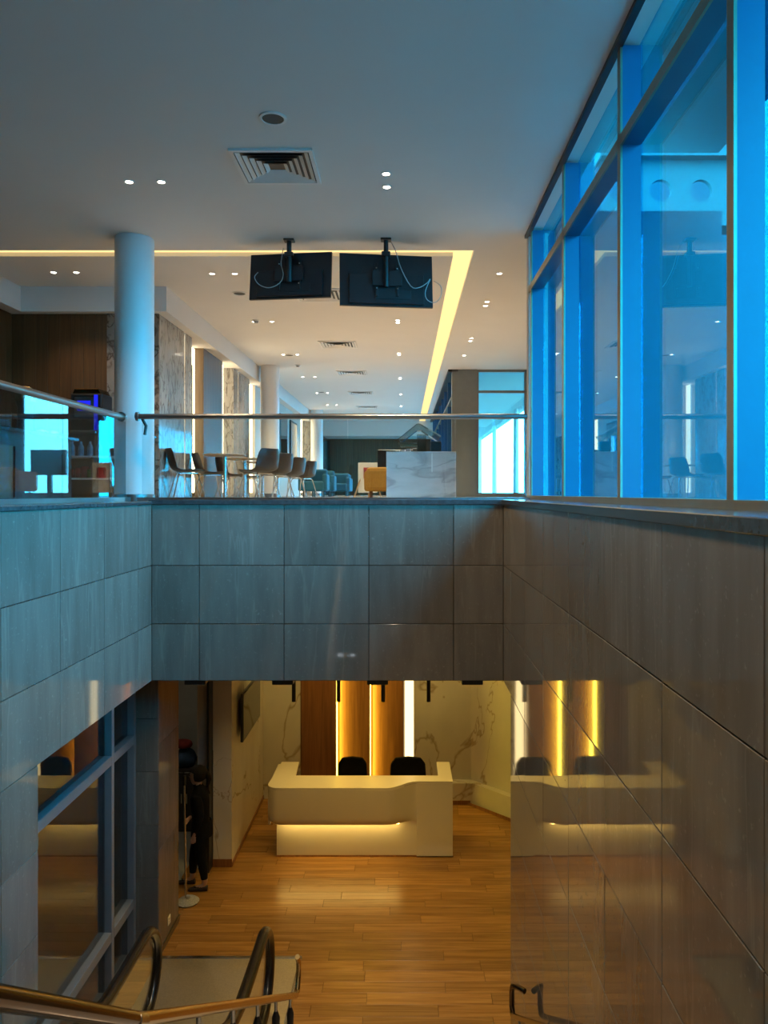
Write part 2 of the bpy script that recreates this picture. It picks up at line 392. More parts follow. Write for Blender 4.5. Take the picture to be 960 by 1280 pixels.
# left wall : upper band above the opening, full height nearer than 5.49
wl = S(box('wall_left', -8, XL-0.02, -9, DF+0.02, LC, 5.13, 'grout'))
ys = [7.95, 7.55]
while ys[-1] > -2.2: ys.append(ys[-1]-0.855)
cols = [(ys[i+1], ys[i]) for i in range(len(ys)-1)]
tiles(wl, 'X', XL, 0, cols, zrows[:3], 1)
box('backing', -3.05, XL-0.02, -9, 5.47, -0.03, LC, 'grout', wl)
lowc = [(c[0], min(c[1], 5.49)) for c in cols if c[0] < 5.45]
tiles(wl, 'X', XL, 0, lowc, zrows[3:], 1, lambda ua, ub, za, zb: zb < (6.0-ub)*0.577-0.8)
for k in range(3, len(zrows)):   # return of the full-height part
    box('tile', -3.05, XL-0.003, 5.47, 5.49, zrows[k][0]+0.003, zrows[k][1]-0.003, 'tile_stone', wl, 0.0015)
# tile pier beside the lower glazing, and its long side
wp = S(box('wall_pier', -3.08, -2.80, 8.69, 9.42, 0, LC, 'grout'))
tiles(wp, 'Y', 8.67, 0, [(-3.10, -2.78)], zrows[3:], -1)
tiles(wp, 'X', -2.78, 0, [(8.69, 9.44)], [(0.0, 1.2), (1.2, 2.4), (2.4, 3.3)], 1)
box('baseboard', -2.779, -2.765, 8.68, 9.44, 0.0, 0.07, 'dark_steel', wp)
# upper slab = lower ceiling
cl = S(box('ceiling_lower', -7, 3.6, DF+0.35, 14, LC, LC+0.3, 'ceiling_paint'))
fu = S(box('floor_upper', -8, 3.55, DF+0.02, 34, FU-0.15, FU, 'upper_floor_stone'))
box('floor_field', -8, XL-0.15, -9, DF+0.02, FU-0.03, FU-0.001, 'upper_floor_stone', fu)
box('floor_field', XL-0.02, XR+0.02, -9, -2.9, FU-0.3, FU-0.001, 'upper_floor_stone', fu)
# copings
S(box('trim_1', XL-0.03, XR+0.03, DF-0.015, DF+0.18, FU-0.022, FU+0.028, 'dark_stone', None, 0.004))
S(box('trim_2', XL-0.50, XL+0.015, -3, DF-0.02, FU-0.022, FU+0.012, 'dark_stone', None, 0.004))
S(box('trim_3', XR-0.015, 1.40, -9, DF+0.0, FU-0.022, FU+0.03, 'dark_stone', None, 0.004))
# ---- lower lobby walls
wb = S(box('wall_back_lower', -2.75, 3.6, 13.22, 13.4, 0, LC, 'grey_wall'))
box('marble_panel', -2.43, -1.79, 13.18, 13.22, 0, LC, 'marble_white', wb)
box('marble_panel', 0.16, 1.2, 13.10, 13.22, 0, LC, 'marble_white', wb)
for a, b in ((-1.79, -1.16), (-1.145, -0.59), (-0.575, -0.02)):
    MB().prism([(a, 13.19), (a+0.03, 13.15), (b-0.02, 13.0), (b, 13.0), (b, 13.22), (a, 13.22)], 0, LC).build('wood_panel', 'panel_wood', wb)
for a, b, mt, lab in ((-1.16, -1.15, 'strip_gold', 'golden vertical light strip on the edge of the first wood panel behind the desk'), (-0.59, -0.58, 'strip_gold', 'golden vertical light strip on the edge of the middle wood panel behind the desk')):
    tag(box('light_strip', a, b, 13.03, 13.14, 0.02, LC-0.01, mt), lab, 'light strip')
tag(box('light_strip', 0.0, 0.15, 13.15, 13.19, 0.02, LC-0.01, 'strip_pale'), 'wide pale vertical light strip between wood panel and veined marble', 'light strip')
# plinth ledge on the right
box('plinth', 0.62, 1.16, 12.93, 13.10, 0, 0.36, 'marble_white', wb, 0.006)
# angled marble wall
wa = S(MB().prism([(1.13, 13.10), (3.6, 10.55), (3.7, 10.7), (1.2, 13.3)], 0, LC).build('wall_angled', 'marble_white'))
nv = Vector((-2.55, -2.47, 0)).normalized()*0.13
MB().prism([(1.13, 13.11), (1.13+nv.x*0.4, 13.10+nv.y*1.4), (3.55+nv.x, 10.6+nv.y), (3.6, 10.6)], 0, 0.36).build('plinth', 'marble_white', wa)
MB().prism([(1.05+nv.x*0.4, 13.10+nv.y*1.45), (1.08+nv.x*0.45, 13.07+nv.y*1.5), (3.5+nv.x*1.1, 10.58+nv.y*1.1), (3.5+nv.x, 10.6+nv.y)], 0, 0.05).build('baseboard', 'panel_wood', wa)
box('baseboard', 0.62, 1.10, 12.915, 12.93, 0, 0.07, 'panel_wood', wb)
# left side wall of the lobby with TV
ws = S(box('wall_side_lower', -2.62, -2.43, 10.82, 13.22, 0, LC, 'marble_white'))
box('end_slab', -2.69, -2.43, 10.78, 10.82, 0, LC, 'marble_white', ws)
box('baseboard', -2.695, -2.425, 10.77, 10.785, 0, 0.11, 'panel_wood', ws)
box('baseboard', -2.43, -2.418, 10.78, 13.2, 0, 0.06, 'panel_wood', ws)
# doorway
dr = S(empty('door_1', (-2.8, 10.7, 0)))
box('jamb', -2.90, -2.735, 10.74, 10.84, 0, LC, 'wall_paint', dr)
box('door_leaf', -2.735, -2.70, 10.60, 10.80, 0, LC, 'black_metal', dr, 0.004)
wd = S(box('wall_storeroom', -6, -2.62, 12.9, 13.0, 0, LC, 'grey_wall'))
S(box('wall_storeroom_side', -6.1, -6, 8.7, 13.0, 0, LC, 'grey_wall'))
S(box('wall_storeroom_front', -6, -3.08, 8.71, 8.85, 0, LC, 'grey_wall'))
S(box('wall_right_lower', 3.55, 3.65, 7.39, 10.7, 0, LC, 'marble_white'))
# dark room behind the lower left glazing
S(box('wall_room_back', -6.4, -6.3, 0, 8.7, 0, LC, 'grey_wall'))
S(box('wall_room_near', -6.3, -3.05, 0.0, 0.1, 0, LC, 'grey_wall'))

# ---- lower left glazing : mullions, rails, panes
wg = S(empty('window_1', (-3.1, 7.2, 0)))
for yy in (5.6, 7.95, 8.60):
    box('mullion', -3.16, -3.02, yy-0.035, yy+0.035, 0, LC, 'grey_alu', wg, 0.004)
for z0, z1 in ((0.0, 0.10), (0.62, 0.72), (2.44, 2.54), (3.2, LC)):
    for ya, yb in ((5.64, 7.915), (7.985, 8.565)):
        box('rail', -3.16, -3.02, ya, yb, z0, z1, 'grey_alu', wg, 0.004)
for ya, yb in ((5.64, 7.915), (7.985, 8.565)):
    for z0, z1 in ((0.10, 0.62), (0.72, 2.44), (2.54, 3.2)):
        box('pane', -3.105, -3.093, ya, yb, z0, z1, 'smoked_glass', wg)

# ---- upper ceiling with L-shaped light slot
ce = S(box('ceiling', -8, 1.62, -9, 9.19, CU, CU+0.3, 'ceiling_paint'))
box('ceiling_field', 1.62, 3.6, 8.78, 9.19, CU, CU+0.3, 'ceiling_paint', ce)
box('ceiling_field', -8, 0.59, 9.42, 34, CU, CU+0.3, 'ceiling_paint', ce)
box('ceiling_field', 0.83, 3.6, 9.19, 34, CU, CU+0.3, 'ceiling_paint', ce)
cv = thing('cove_light', 'glowing yellow L-shaped light slot recessed in the ceiling', 'cove light', (-3, 9.3, CU))
box('diffuser', -8, 0.83, 9.19, 9.42, CU+0.05, CU+0.07, 'cove_led', cv)
box('diffuser', 0.59, 0.83, 9.42, 32, CU+0.05, CU+0.07, 'cove_led', cv)
# bulkheads on the left
bk = S(box('ceiling_bulkhead', -8, -3.35, 10.8, 33, 7.80, CU, 'ceiling_paint'))
box('bulkhead_arm', -8, -5.4, -9, 10.8, 7.80, CU, 'ceiling_paint', bk)
box('far_bulkhead', -3.35, 1.2, 31, 33, 7.55, CU, 'ceiling_paint', bk)
# ---- upper back-left wall (wood), left wood wall
wu = S(box('wall_bar', -8, -3.75, 10.97, 11.2, FU, 7.80, 'grout'))
for k in range(8):
    a = -5.6 + k*0.17
    box('wood_panel', a+0.002, a+0.168, 10.95, 10.97, FU, 7.80, 'bar_wood', wu, 0.001)
box('marble_face', -4.24, -3.5, 10.93, 10.97, FU, 7.80, 'marble_brown', wu)
wu2 = S(box('wall_bar_side', -5.8, -5.62, 3, 10.97, FU, 7.80, 'grout'))
for k in range(24):
    b_ = 10.95 - k*0.17
    box('wood_panel', -5.62, -5.60, b_-0.168, b_-0.002, FU, 7.80, 'bar_wood', wu2, 0.001)
# ---- left wall of the lounge: marble, recessed bays, light strips
wm = S(box('wall_lounge', -4.2, -3.95, 10.97, 33, FU, 7.80, 'wall_paint'))
def seg(name, y0, y1, x, mat, t=0.1, z0=FU, z1=7.80): return box(name, x-t, x, y0, y1, z0, z1, mat, wm)
yy = 10.97
for wid in (0.42, 0.30, 0.50):
    seg('marble_panel', yy, yy+wid-0.004, -3.5, 'marble_mosaic', 0.4); yy += wid
seg('marble_panel', 12.24, 12.62, -3.5, 'marble_mosaic', 0.4)
seg('dark_wall', 12.62, 13.3, -3.72, 'bar_dark', 0.1)
seg('niche_window', 12.7, 13.25, -3.66, 'dark_window', 0.05, 5.9, 7.45)
seg('brown_panel', 13.55, 14.95, -3.55, 'far_wood', 0.3)
seg('marble_panel', 15.7, 16.1, -3.5, 'marble_mosaic', 0.4)
seg('marble_panel', 16.15, 17.3, -3.5, 'marble_mosaic', 0.4)
seg('plaster', 18.2, 26.2, -3.55, 'wall_paint', 0.3)
seg('marble_panel', 27.3, 33, -3.3, 'marble_mosaic', 0.5)
def strip(y0, y1, x, label):
    return tag(box('light_strip', x-0.02, x, y0, y1, FU+0.1, 7.78, 'strip_upper'), label, 'light strip', None)
strip(12.195, 12.235, -3.52, 'thin warm light strip set between two marble slabs beside white column')
strip(13.34, 13.52, -3.70, 'warm light strip lining the recess behind the bistro chairs')
strip(15.0, 15.22, -3.6, 'broad warm light strip at the end of the brown wall panel')
strip(15.25, 15.66, -3.80, 'deep recessed glow behind the broad warm light strip')
strip(16.105, 16.145, -3.52, 'thin warm light strip in the marble before the second column')
strip(17.9, 18.15, -3.6, 'warm light strip just behind the second white column')
strip(26.5, 27.0, -3.6, 'warm light strip beyond the framed mirrors')
# far end of the lounge
we = S(box('wall_lounge_end', -4, 1.3, 32.9, 33.1, FU, 7.55, 'grout'))
for k in range(14):
    a = -3.2 + k*0.32
    box('wood_panel', a+0.003, a+0.317, 32.85, 32.9, FU, 7.55, 'far_wood', we)
# behind the camera
S(box('wall_rear', -8, 1.6, -9.2, -9, 0, CU+0.3, 'wall_paint'))
S(box('wall_rear_left', -8.2, -8, -9, 11, FU, CU, 'wall_paint'))

# ---- near blue facade
wn = S(empty('window_2', (1.45, 3, FU)))
fins = [8.42, 6.70, 4.94, 3.24, 1.53]
ZT = 7.52
for f in fins:
    box('mullion', 1.40, 1.52, f, f+0.06, FU+0.07, CU-0.02, 'alu_fin', wn)
    box('mullion_edge', 1.385, 1.40, f-0.005, f+0.065, FU+0.07, CU-0.02, 'alu_edge', wn)
box('transom', 1.40, 1.52, 1.53, 8.62, ZT-0.03, ZT+0.03, 'alu_fin', wn)
box('transom_edge', 1.385, 1.40, 1.53, 8.62, ZT-0.035, ZT+0.035, 'alu_edge', wn)
box('sill', 1.37, 1.56, -9, 8.62, FU+0.03, FU+0.07, 'alu_edge', wn)
box('head_channel', 1.35, 1.40, 1.53, 8.66, CU-0.035, CU, 'black_metal', wn)
fb = fins[::-1]
for a, b in zip(fb, fb[1:]+[8.62]):
    box('pane', 1.52, 1.532, a, b, FU+0.07, ZT, 'window_glass', wn)
    box('pane', 1.52, 1.532, a, b, ZT, CU, 'window_glass', wn)
box('end_post', 1.385, 1.60, 8.58, 8.72, FU, CU, 'wall_paint', wn)
S(box('wall_right_upper', 1.39, 1.60, -9, 1.53, FU+0.07, CU-0.035, 'wall_paint'))  # solid instead of glazed, to hold back blue light from behind the camera
# outer wall of the vestibule where the facade steps out
S(box('wall_vestibule', 1.56, 3.6, 8.72, 8.82, 0, CU+0.30, 'vestibule_panel'))
wv = S(empty('window_blocked', (3.55, 13, FU)))
for f in (8.85, 11.1, 13.4, 15.7, 17.9):
    box('mullion', 3.48, 3.60, f, f+0.07, FU, CU, 'alu_fin', wv)
for a, b in ((8.92, 11.1), (11.17, 13.4), (13.47, 15.7), (15.77, 17.9)):
    box('panel', 3.52, 3.55, a, b, FU, CU, 'wall_paint', wv)  # opaque panels in place of panes, unseen, keep blue daylight out of the lounge
box('rail', 3.49, 3.59, 8.9, 18, 7.50, 7.58, 'grey_alu', wv)
# far frontal window
wq = S(empty('window_4', (2.3, 18.1, FU)))
box('post', 1.11, 1.70, 18.05, 18.35, FU, CU, 'grey_alu', wq)
box('mullion', 1.70, 1.74, 18.08, 18.2, FU, CU, 'grey_alu', wq)
box('mullion', 2.82, 2.92, 18.08, 18.2, FU, CU, 'grey_alu', wq)
box('mullion', 3.44, 3.54, 18.08, 18.2, FU, CU, 'grey_alu', wq)
box('rail', 1.74, 2.82, 18.08, 18.2, FU, FU+0.10, 'grey_alu', wq)
box('rail', 1.74, 2.82, 18.08, 18.2, 7.60, 7.66, 'grey_alu', wq)
box('rail', 1.74, 3.5, 18.08, 18.2, CU-0.06, CU, 'grey_alu', wq)
box('pane', 1.74, 2.82, 18.13, 18.142, FU+0.10, 7.60, 'window_glass_clear', wq)
box('pane', 1.74, 2.82, 18.13, 18.142, 7.66, CU-0.06, 'window_glass_clear', wq)
box('panel', 2.92, 3.44, 18.12, 18.16, FU, CU-0.06, 'grey_alu', wq)
# far receding facade
wz = S(empty('window_5', (1.2, 25, FU)))
for k in range(8):
    f = 19.9+k*1.75
    box('mullion', 1.11, 1.25, f, f+0.07, FU, CU, 'alu_fin', wz)
    box('pane', 1.20, 1.212, f-1.68, f, FU, CU, 'window_glass', wz)
box('rail', 1.10, 1.24, 18.35, 32.8, 7.48, 7.54, 'alu_edge', wz)
box('head_channel', 1.02, 1.25, 18.05, 32.8, CU-0.05, CU, 'black_metal', wz)
box('end_panel', 1.1, 1.3, 32.2, 32.9, FU, CU, 'grey_alu', wz)

# =================================================================== OUTSIDE
S(box('ground_outside', 1.62, 160, -60, 200, 4.2, 4.5, 'pavement'))
S(box('ground_outside', -160, 1.62, 33.2, 200, 4.2, 4.5, 'pavement'))
S(box('roof_overhang', 1.62, 3.55, -9, 8.7, 9.10, 9.35, 'outside_dark'))
S(box('wall_sky_block', 3.6, 16, 17.5, 17.8, 4.5, 17, 'vestibule_panel'))  # added wall that blocks the bright sky behind the girder
cn = S(empty('canopy_roof', (3, 30, 8.4)))
box('deck', 1.3, 4.5, 18.4, 60, 8.75, 8.85, 'outside_white', cn)
for k in range(40):
    box('joist', 1.3, 4.45, 18.6+k*0.8, 18.66+k*0.8, 8.45, 8.75, 'outside_white', cn)
box('edge_beam', 4.4, 4.55, 18.4, 60, 8.38, 8.85, 'outside_white', cn)
for k in range(4):
    tag(MB().lathe([(0, 0), (0.11, 0), (0.09, 3.9), (0, 3.9)], 16, (4.2, 29.0+7*k, 4.5)).build('canopy_post', 'outside_white', None, True), 'round steel post carrying the outdoor canopy', 'post', 'canopy posts outside')
for k in range(3):
    t = thing('canopy_floodlight', 'floodlight hung under the outdoor canopy', 'floodlight', (3.2-0.3*k, 20.5+2.6*k, 8.30), 'canopy floodlights')
    x, y_, z = t.location
    box('housing', x-0.18, x+0.18, y_-0.12, y_+0.12, z, z+0.10, 'black_metal', t, 0.01)
    box('bracket', x-0.02, x+0.02, y_-0.02, y_+0.02, z+0.10, z+0.45, 'black_metal', t)
# holed steel girder outside
mb = MB(); n = 24; cell = 0.73
for i in range(9):
    cx = 3.9+i*cell; cz = 10.72; r_ = 0.20
    for yq in (13.9, 14.0):
        ring = [mb.bm.verts.new((cx+r_*math.cos(2*math.pi*k/n), yq, cz+r_*math.sin(2*math.pi*k/n))) for k in range(n)]
        sq = []
        for k in range(n):
            a = 2*math.pi*k/n; c_, s_ = math.cos(a), math.sin(a)
            m_ = max(abs(c_), abs(s_)); sq.append(mb.bm.verts.new((cx+cell/2*c_/m_, yq, cz+0.55*s_/m_)))
        for k in range(n): mb.bm.faces.new((ring[k], ring[(k+1) % n], sq[(k+1) % n], sq[k]))
        if yq == 13.9: ring0 = ring
        else:
            for k in range(n): mb.bm.faces.new((ring0[k], ring0[(k+1) % n], ring[(k+1) % n], ring[k]))
gd = thing('holed_girder', 'pale steel girder with round holes outside the blue windows', 'girder', (6.5, 14, 9.9))
mb.build('web', 'girder_shaded_steel', gd)
box('flange', 3.5, 10.2, 13.7, 14.2, 11.27, 11.45, 'girder_shaded_steel', gd)
box('flange', 3.5, 10.2, 13.7, 14.2, 10.02, 10.17, 'girder_shaded_steel', gd)
for xx in (3.8, 9.8): box('support', xx-0.15, xx+0.15, 13.8, 14.1, 4.5, 10.0, 'girder_shaded_steel', gd)
for k, (sx, sy, sr) in enumerate(((9, 46, 0.7), (7.4, 44, 0.5), (6.2, 42, 0.45), (11, 47, 0.9))):
    bm = bmesh.new(); bmesh.ops.create_icosphere(bm, subdivisions=3, radius=sr)
    for v in bm.verts: v.co *= 1+random.uniform(-0.22, 0.22); v.co.z = v.co.z*0.8
    for v in bm.verts: v.co += Vector((sx, sy, 4.5+sr*0.7))
    m_ = MB(); m_.bm.free(); m_.bm = bm
    tag(m_.build('shrub', 'leaf'), 'low green shrub outside beyond the canopy', 'shrub', 'shrubs outside')

# =================================================================== UPPER LEVEL THINGS
# columns
for k, yy in enumerate((8.78, 17.6, 27.0)):
    t = thing('round_column', ['large white round column at the corner of the glass railing', 'white round column beyond the bistro tables', 'slender-looking white round column before the far marble wall'][k], 'column', (-3.09, yy, FU), 'white columns of the lounge')
    MB().lathe([(0, 0), (0.215, 0), (0.215, CU-FU), (0, CU-FU)], 40, (-3.09, yy, FU)).build('shaft', 'column_paint', t, True)
    MB().lathe([(0.216, 0), (0.225, 0), (0.225, 0.08), (0.216, 0.085)], 40, (-3.09, yy, FU)).build('base_ring', 'dark_steel', t, True)
# railings
RZ = 6.08
rg = thing('glass_railing', 'clear glass balustrade with round steel handrail along the stone fascia edge', 'railing', (-0.8, 8.35, FU))
MB().tube([(-2.93, 8.35, RZ), (1.33, 8.35, RZ)], 0.030, 14).build('handrail', 'dark_steel', rg, True)
px = [-2.86, -1.89, -0.62, 0.55, 1.33]
for a, b in zip(px, px[1:]): box('glass_panel', a+0.006, b-0.006, 8.342, 8.356, FU+0.03, RZ-0.03, 'rail_glass', rg)
box('base_channel', -2.9, 1.36, 8.31, 8.39, FU, FU+0.05, 'dark_steel', rg)
MB().lathe([(0, 0), (0.05, 0), (0.05, 0.03), (0, 0.03)], 20, (0, 0, 0), Matrix.Translation((-2.92, 8.35, RZ)) @ Matrix.Rotation(math.pi/2, 4, 'Y')).build('end_flange', 'dark_steel', rg, True)
MB().tube([(-2.86, 8.36, RZ-0.02), (-2.82, 8.37, RZ-0.10), (-2.83, 8.36, RZ-0.2)], 0.016, 8).build('bracket', 'black_metal', rg, True)
rl = thing('glass_railing', 'tinted glass balustrade with steel handrail in front of the bar', 'railing', (-3.1, 4, FU))
MB().tube([(-3.1, 8.42, RZ), (-3.1, -2.5, RZ)], 0.034, 14).build('handrail', 'dark_steel', rl, True)
py = [8.52, 8.05, 6.95, 5.7, 4.4, 3.1, 1.8, 0.5, -0.8, -2.1]
for a, b in zip(py, py[1:]): box('glass_panel', -3.107, -3.093, b+0.005, a-0.005, FU+0.03, RZ-0.034, 'smoked_glass', rl)
box('base_channel', -3.15, -3.05, -2.5, 8.55, FU, FU+0.05, 'dark_steel', rl)
MB().lathe([(0, 0), (0.055, 0), (0.055, 0.04), (0, 0.04)], 20, (0, 0, 0), Matrix.Translation((-3.1, 8.43, RZ)) @ Matrix.Rotation(math.pi/2, 4, 'X')).build('end_flange', 'steel', rl, True)

# ceiling diffusers
ORD = ['first', 'second', 'third', 'fourth', 'fifth', 'sixth', 'seventh']
def diffuser(cx, cy, first, k=0):
    t = thing('air_diffuser', 'large square louvred air diffuser in the ceiling above the stairwell' if first else 'square louvred ceiling diffuser, %s one behind the hanging televisions' % ORD[k-1], 'air vent', (cx, cy, CU-0.02), None if first else 'lounge ceiling diffusers')
    h = 0.355
    mb = MB()
    for (a, b, c, d) in ((-h, h, -h, -h+0.035), (-h, h, h-0.035, h), (-h, -h+0.035, -h+0.035, h-0.035), (h-0.035, h, -h+0.035, h-0.035)):
        mb.box(cx+a, cx+b, cy+c, cy+d, CU-0.02, CU)
    mb.build('frame', 'white_paint', t)
    box('duct', cx-h+0.03, cx+h-0.03, cy-h+0.03, cy+h-0.03, CU-0.003, CU-0.001, 'black_metal', t)
    for k in range(6 if first else 5):
        ho = h-0.045-k*(0.052 if first else 0.06); hi = ho-0.034
        mb = MB(); zo, zi = CU-0.022, CU-0.006
        o_ = [(-ho, -ho), (ho, -ho), (ho, ho), (-ho, ho)]; i_ = [(-hi, -hi), (hi, -hi), (hi, hi), (-hi, hi)]
        if hi < 0.03: break
        for (zz1, zz2) in ((zo, zi), (zo+0.003, zi+0.003)):
            vo = [mb.bm.verts.new((cx+p[0], cy+p[1], zz1)) for p in o_]; vi = [mb.bm.verts.new((cx+p[0], cy+p[1], zz2)) for p in i_]
            for q in range(4): mb.bm.faces.new((vo[q], vo[(q+1) % 4], vi[(q+1) % 4], vi[q]))
        mb.build('louvre', 'white_paint', t)
for k, (cx, cy) in enumerate(((-1.135, 6.82), (-1.25, 11.25), (-1.3, 15.0), (-1.28, 18.55), (-1.28, 22.3), (-1.28, 26.0))): diffuser(cx, cy, k == 0, k)
# round speakers and smoke detectors
for k, (cx, cy) in enumerate(((-1.02, 5.94), (-2.40, 11.15), (-2.43, 16.15), (-2.4, 22.1))):
    t = thing('ceiling_speaker', 'round grey ceiling speaker above the stairwell' if k == 0 else 'round grey ceiling speaker over the lounge', 'speaker', (cx, cy, CU-0.012), None if k == 0 else 'lounge ceiling speakers')
    MB().lathe([(0.082, 0.012), (0.086, 0), (0.105, 0.002), (0.105, 0.012)], 28, (cx, cy, CU-0.012)).build('rim', 'white_paint', t, True)
    MB().lathe([(0, 0.004), (0.083, 0.004), (0.083, 0.012), (0, 0.012)], 28, (cx, cy, CU-0.012)).build('grille', 'speaker_grille', t, True)
for cx, cy in ((-2.50, 12.9), (-2.42, 17.4)):
    t = thing('smoke_detector', 'small smoke detector on the lounge ceiling', 'smoke detector', (cx, cy, CU-0.05), 'smoke detectors')
    MB().lathe([(0, 0.03), (0.06, 0.03), (0.06, 0.05), (0, 0.05)], 20, (cx, cy, CU-0.05)).build('base', 'white_paint', t, True)
    MB().lathe([(0, 0), (0.03, 0), (0.045, 0.03), (0, 0.03)], 20, (cx, cy, CU-0.05)).build('chamber', 'dark_steel', t, True)
# downlights
ring_mb = MB().lathe([(0.030, 0.006), (0.040, 0.0), (0.050, 0.0), (0.050, 0.008), (0.030, 0.008)], 18)
dl = ring_mb.build('trim_ring', 'white_paint', None, True, origin=(0, 0, 0)); DRING = dl.data; bpy.data.objects.remove(dl)
dl = MB().lathe([(0, 0.003), (0.030, 0.003), (0.030, 0.008), (0, 0.008)], 18).build('lens', 'lamp_lens', None, True, origin=(0, 0, 0)); DLENS = dl.data; bpy.data.objects.remove(dl)
def downlight(cx, cy, label, grp, power=110, z=CU, col=WARM2, size=1.9):
    t = thing('downlight', label, 'downlight', (cx, cy, z-0.008), grp)
    link('trim_ring', DRING, t, (cx, cy, z-0.008)); link('lens', DLENS, t, (cx, cy, z-0.008))
    if power: spot('downlight_lamp', (cx, cy, z-0.02), power, col, size, 0.7, t)
P_ = 140
for x in (-2.57, -2.27): downlight(x, 7.16, 'small lit downlight of the pair above the stairwell near the column', 'stairwell downlights by the column', 50)
for y_ in (6.98, 7.28): downlight(-0.17, y_, 'small lit downlight of the pair beside the big air diffuser', 'stairwell downlights by the diffuser', 270)
for y_ in (3.2, -1.2):  # extra downlights out of view, added for warm light on the stairwell stone
    for x in (-0.32, -0.02): downlight(x, y_, 'added unseen downlight over the upper flight of stairs, warming the stairwell', 'added downlights over the upper stairs', 230)
for x in (-4.62, -4.32): downlight(x, 10.1, 'small lit downlight over the bar', 'bar downlights', 40)
for q_, y_ in enumerate((10.16, 13.0, 16.1, 19.2, 22.3, 25.3, 28.3)):
    for x in (-2.55, -2.25): downlight(x, y_, 'small lit downlight above the tables, in the %s pair beyond the cove slot' % ORD[q_], 'downlights over the tables', P_)
for q_, y_ in enumerate((12.9, 15.95, 19.35, 22.5, 25.6, 28.6)):
    for dy in (0, 0.18): downlight(-0.12, y_+dy, 'small lit downlight along the long cove slot, %s pair behind the televisions' % ORD[q_], 'downlights beside the cove slot', P_)
for y_, lab in ((10.15, 'single small downlight between cove slot and windows, level with the televisions'), (11.65, 'downlight of the first pair between the cove slot and the windows'), (11.9, 'downlight of the first pair between the cove slot and the windows'), (14.4, 'downlight of the second pair between the cove slot and the windows'), (14.65, 'downlight of the second pair between the cove slot and the windows'), (16.2, 'single small downlight just before the bright far window')):
    downlight(1.25, y_, lab, 'downlights by the windows', P_)

# televisions hung from the ceiling (backs to the stairwell)
def tv(cx, cy, cz, wd_, ht, yaw, label, pole_top, cable):
    t = thing('television', label, 'television', (cx, cy, cz-ht/2))
    M = Matrix.Translation((cx, cy, cz)) @ Matrix.Rotation(math.radians(yaw), 4, 'Z') @ Matrix.Rotation(math.radians(-7), 4, 'X')
    def P(name, x0, x1, y0, y1, z0, z1, mat):
        return MB().box(x0, x1, y0, y1, z0, z1, M).build(name, mat, t, bev=0.004)
    P('housing', -wd_/2, wd_/2, -0.015, 0.02, -ht/2, ht/2, 'black_plastic')
    P('screen', -wd_/2+0.012, wd_/2-0.012, 0.02, 0.023, -ht/2+0.015, ht/2-0.012, 'dark_window')
    P('rear_bulge', -wd_*0.40, wd_*0.40, -0.05, -0.015, -ht*0.46, ht*0.10, 'black_plastic')
    P('input_panel', -wd_*0.12, wd_*0.26, -0.056, -0.05, -ht*0.38, -ht*0.2, 'black_metal')
    for s in (-1, 1): P('mount_bar', s*0.12-0.015, s*0.12+0.015, -0.075, -0.05, -ht*0.34, ht*0.3, 'black_metal')
    P('mount_plate', -0.17, 0.17, -0.09, -0.075, -0.09, 0.09, 'black_metal')
    for s in (-1, 1):
        for zz in (-0.12, 0.12): P('screw', s*0.12-0.008, s*0.12+0.008, -0.082, -0.075, zz-0.008, zz+0.008, 'steel')
    MB().tube([(cx, cy-0.12, cz-0.1), (cx, cy-0.12, CU)], 0.028, 14).build('pole', 'black_metal', t, True)
    box('collar', cx-0.05, cx+0.05, cy-0.17, cy-0.07, CU-0.20, CU-0.15, 'black_metal', t, 0.006)
    box('ceiling_plate', cx-0.06, cx+0.06, cy-0.18, cy-0.06, CU-0.02, CU, 'black_metal', t, 0.004)
    pts = []
    n = 40
    for i in range(n+1):
        u = i/n
        seg_ = u*(len(cable)-1); k = min(int(seg_), len(cable)-2); f = seg_-k
        p0, p1, p2, p3 = [Vector((*cable[max(0, min(len(cable)-1, j))], 0)) for j in (k-1, k, k+1, k+2)]
        q = 0.5*((2*p1)+(-p0+p2)*f+(2*p0-5*p1+4*p2-p3)*f*f+(-p0+3*p1-3*p2+p3)*f**3)
        pts.append(M @ Vector((q.x, -0.10, q.y)))
    MB().tube(pts, 0.005, 6).build('cable', 'cable_white', t, True)
tv(-1.325, 8.92, EYE+2.515, 0.97, 0.545, -7.5, 'smaller hanging television seen from behind with one white cable loop', CU,
   [(-0.07, 0.30), (-0.09, 0.12), (-0.06, -0.02), (-0.10, -0.12), (-0.22, -0.17), (-0.34, -0.13), (-0.40, -0.04), (-0.36, 0.02)])
tv(-0.215, 8.90, EYE+2.455, 1.08, 0.625, 7.5, 'larger hanging television seen from behind with long looping white cable', CU,
   [(0.02, 0.48), (0.10, 0.33), (0.16, 0.12), (0.27, -0.09), (0.36, -0.11), (0.46, -0.05), (0.50, 0.0), (0.44, -0.15), (0.46, -0.25), (0.55, -0.28), (0.62, -0.20), (0.62, -0.08), (0.54, -0.02)])

# marble counter and things on it
mc = thing('marble_counter', 'white veined marble counter block behind the glass balustrade', 'counter', (0.20, 10.2, FU))
box('front_slab', -0.24, 0.665, 9.95, 9.97, FU, 5.76, 'marble_grey', mc, 0.003)
box('body', -0.23, 0.655, 9.97, 10.5, FU, 5.74, 'white_paint', mc)
box('top_slab', -0.24, 0.665, 9.95, 10.52, 5.76, 5.785, 'marble_grey', mc, 0.003)
box('metal_inlay', 0.345, 0.36, 9.945, 9.955, 5.52, 5.76, 'white_paint', mc)
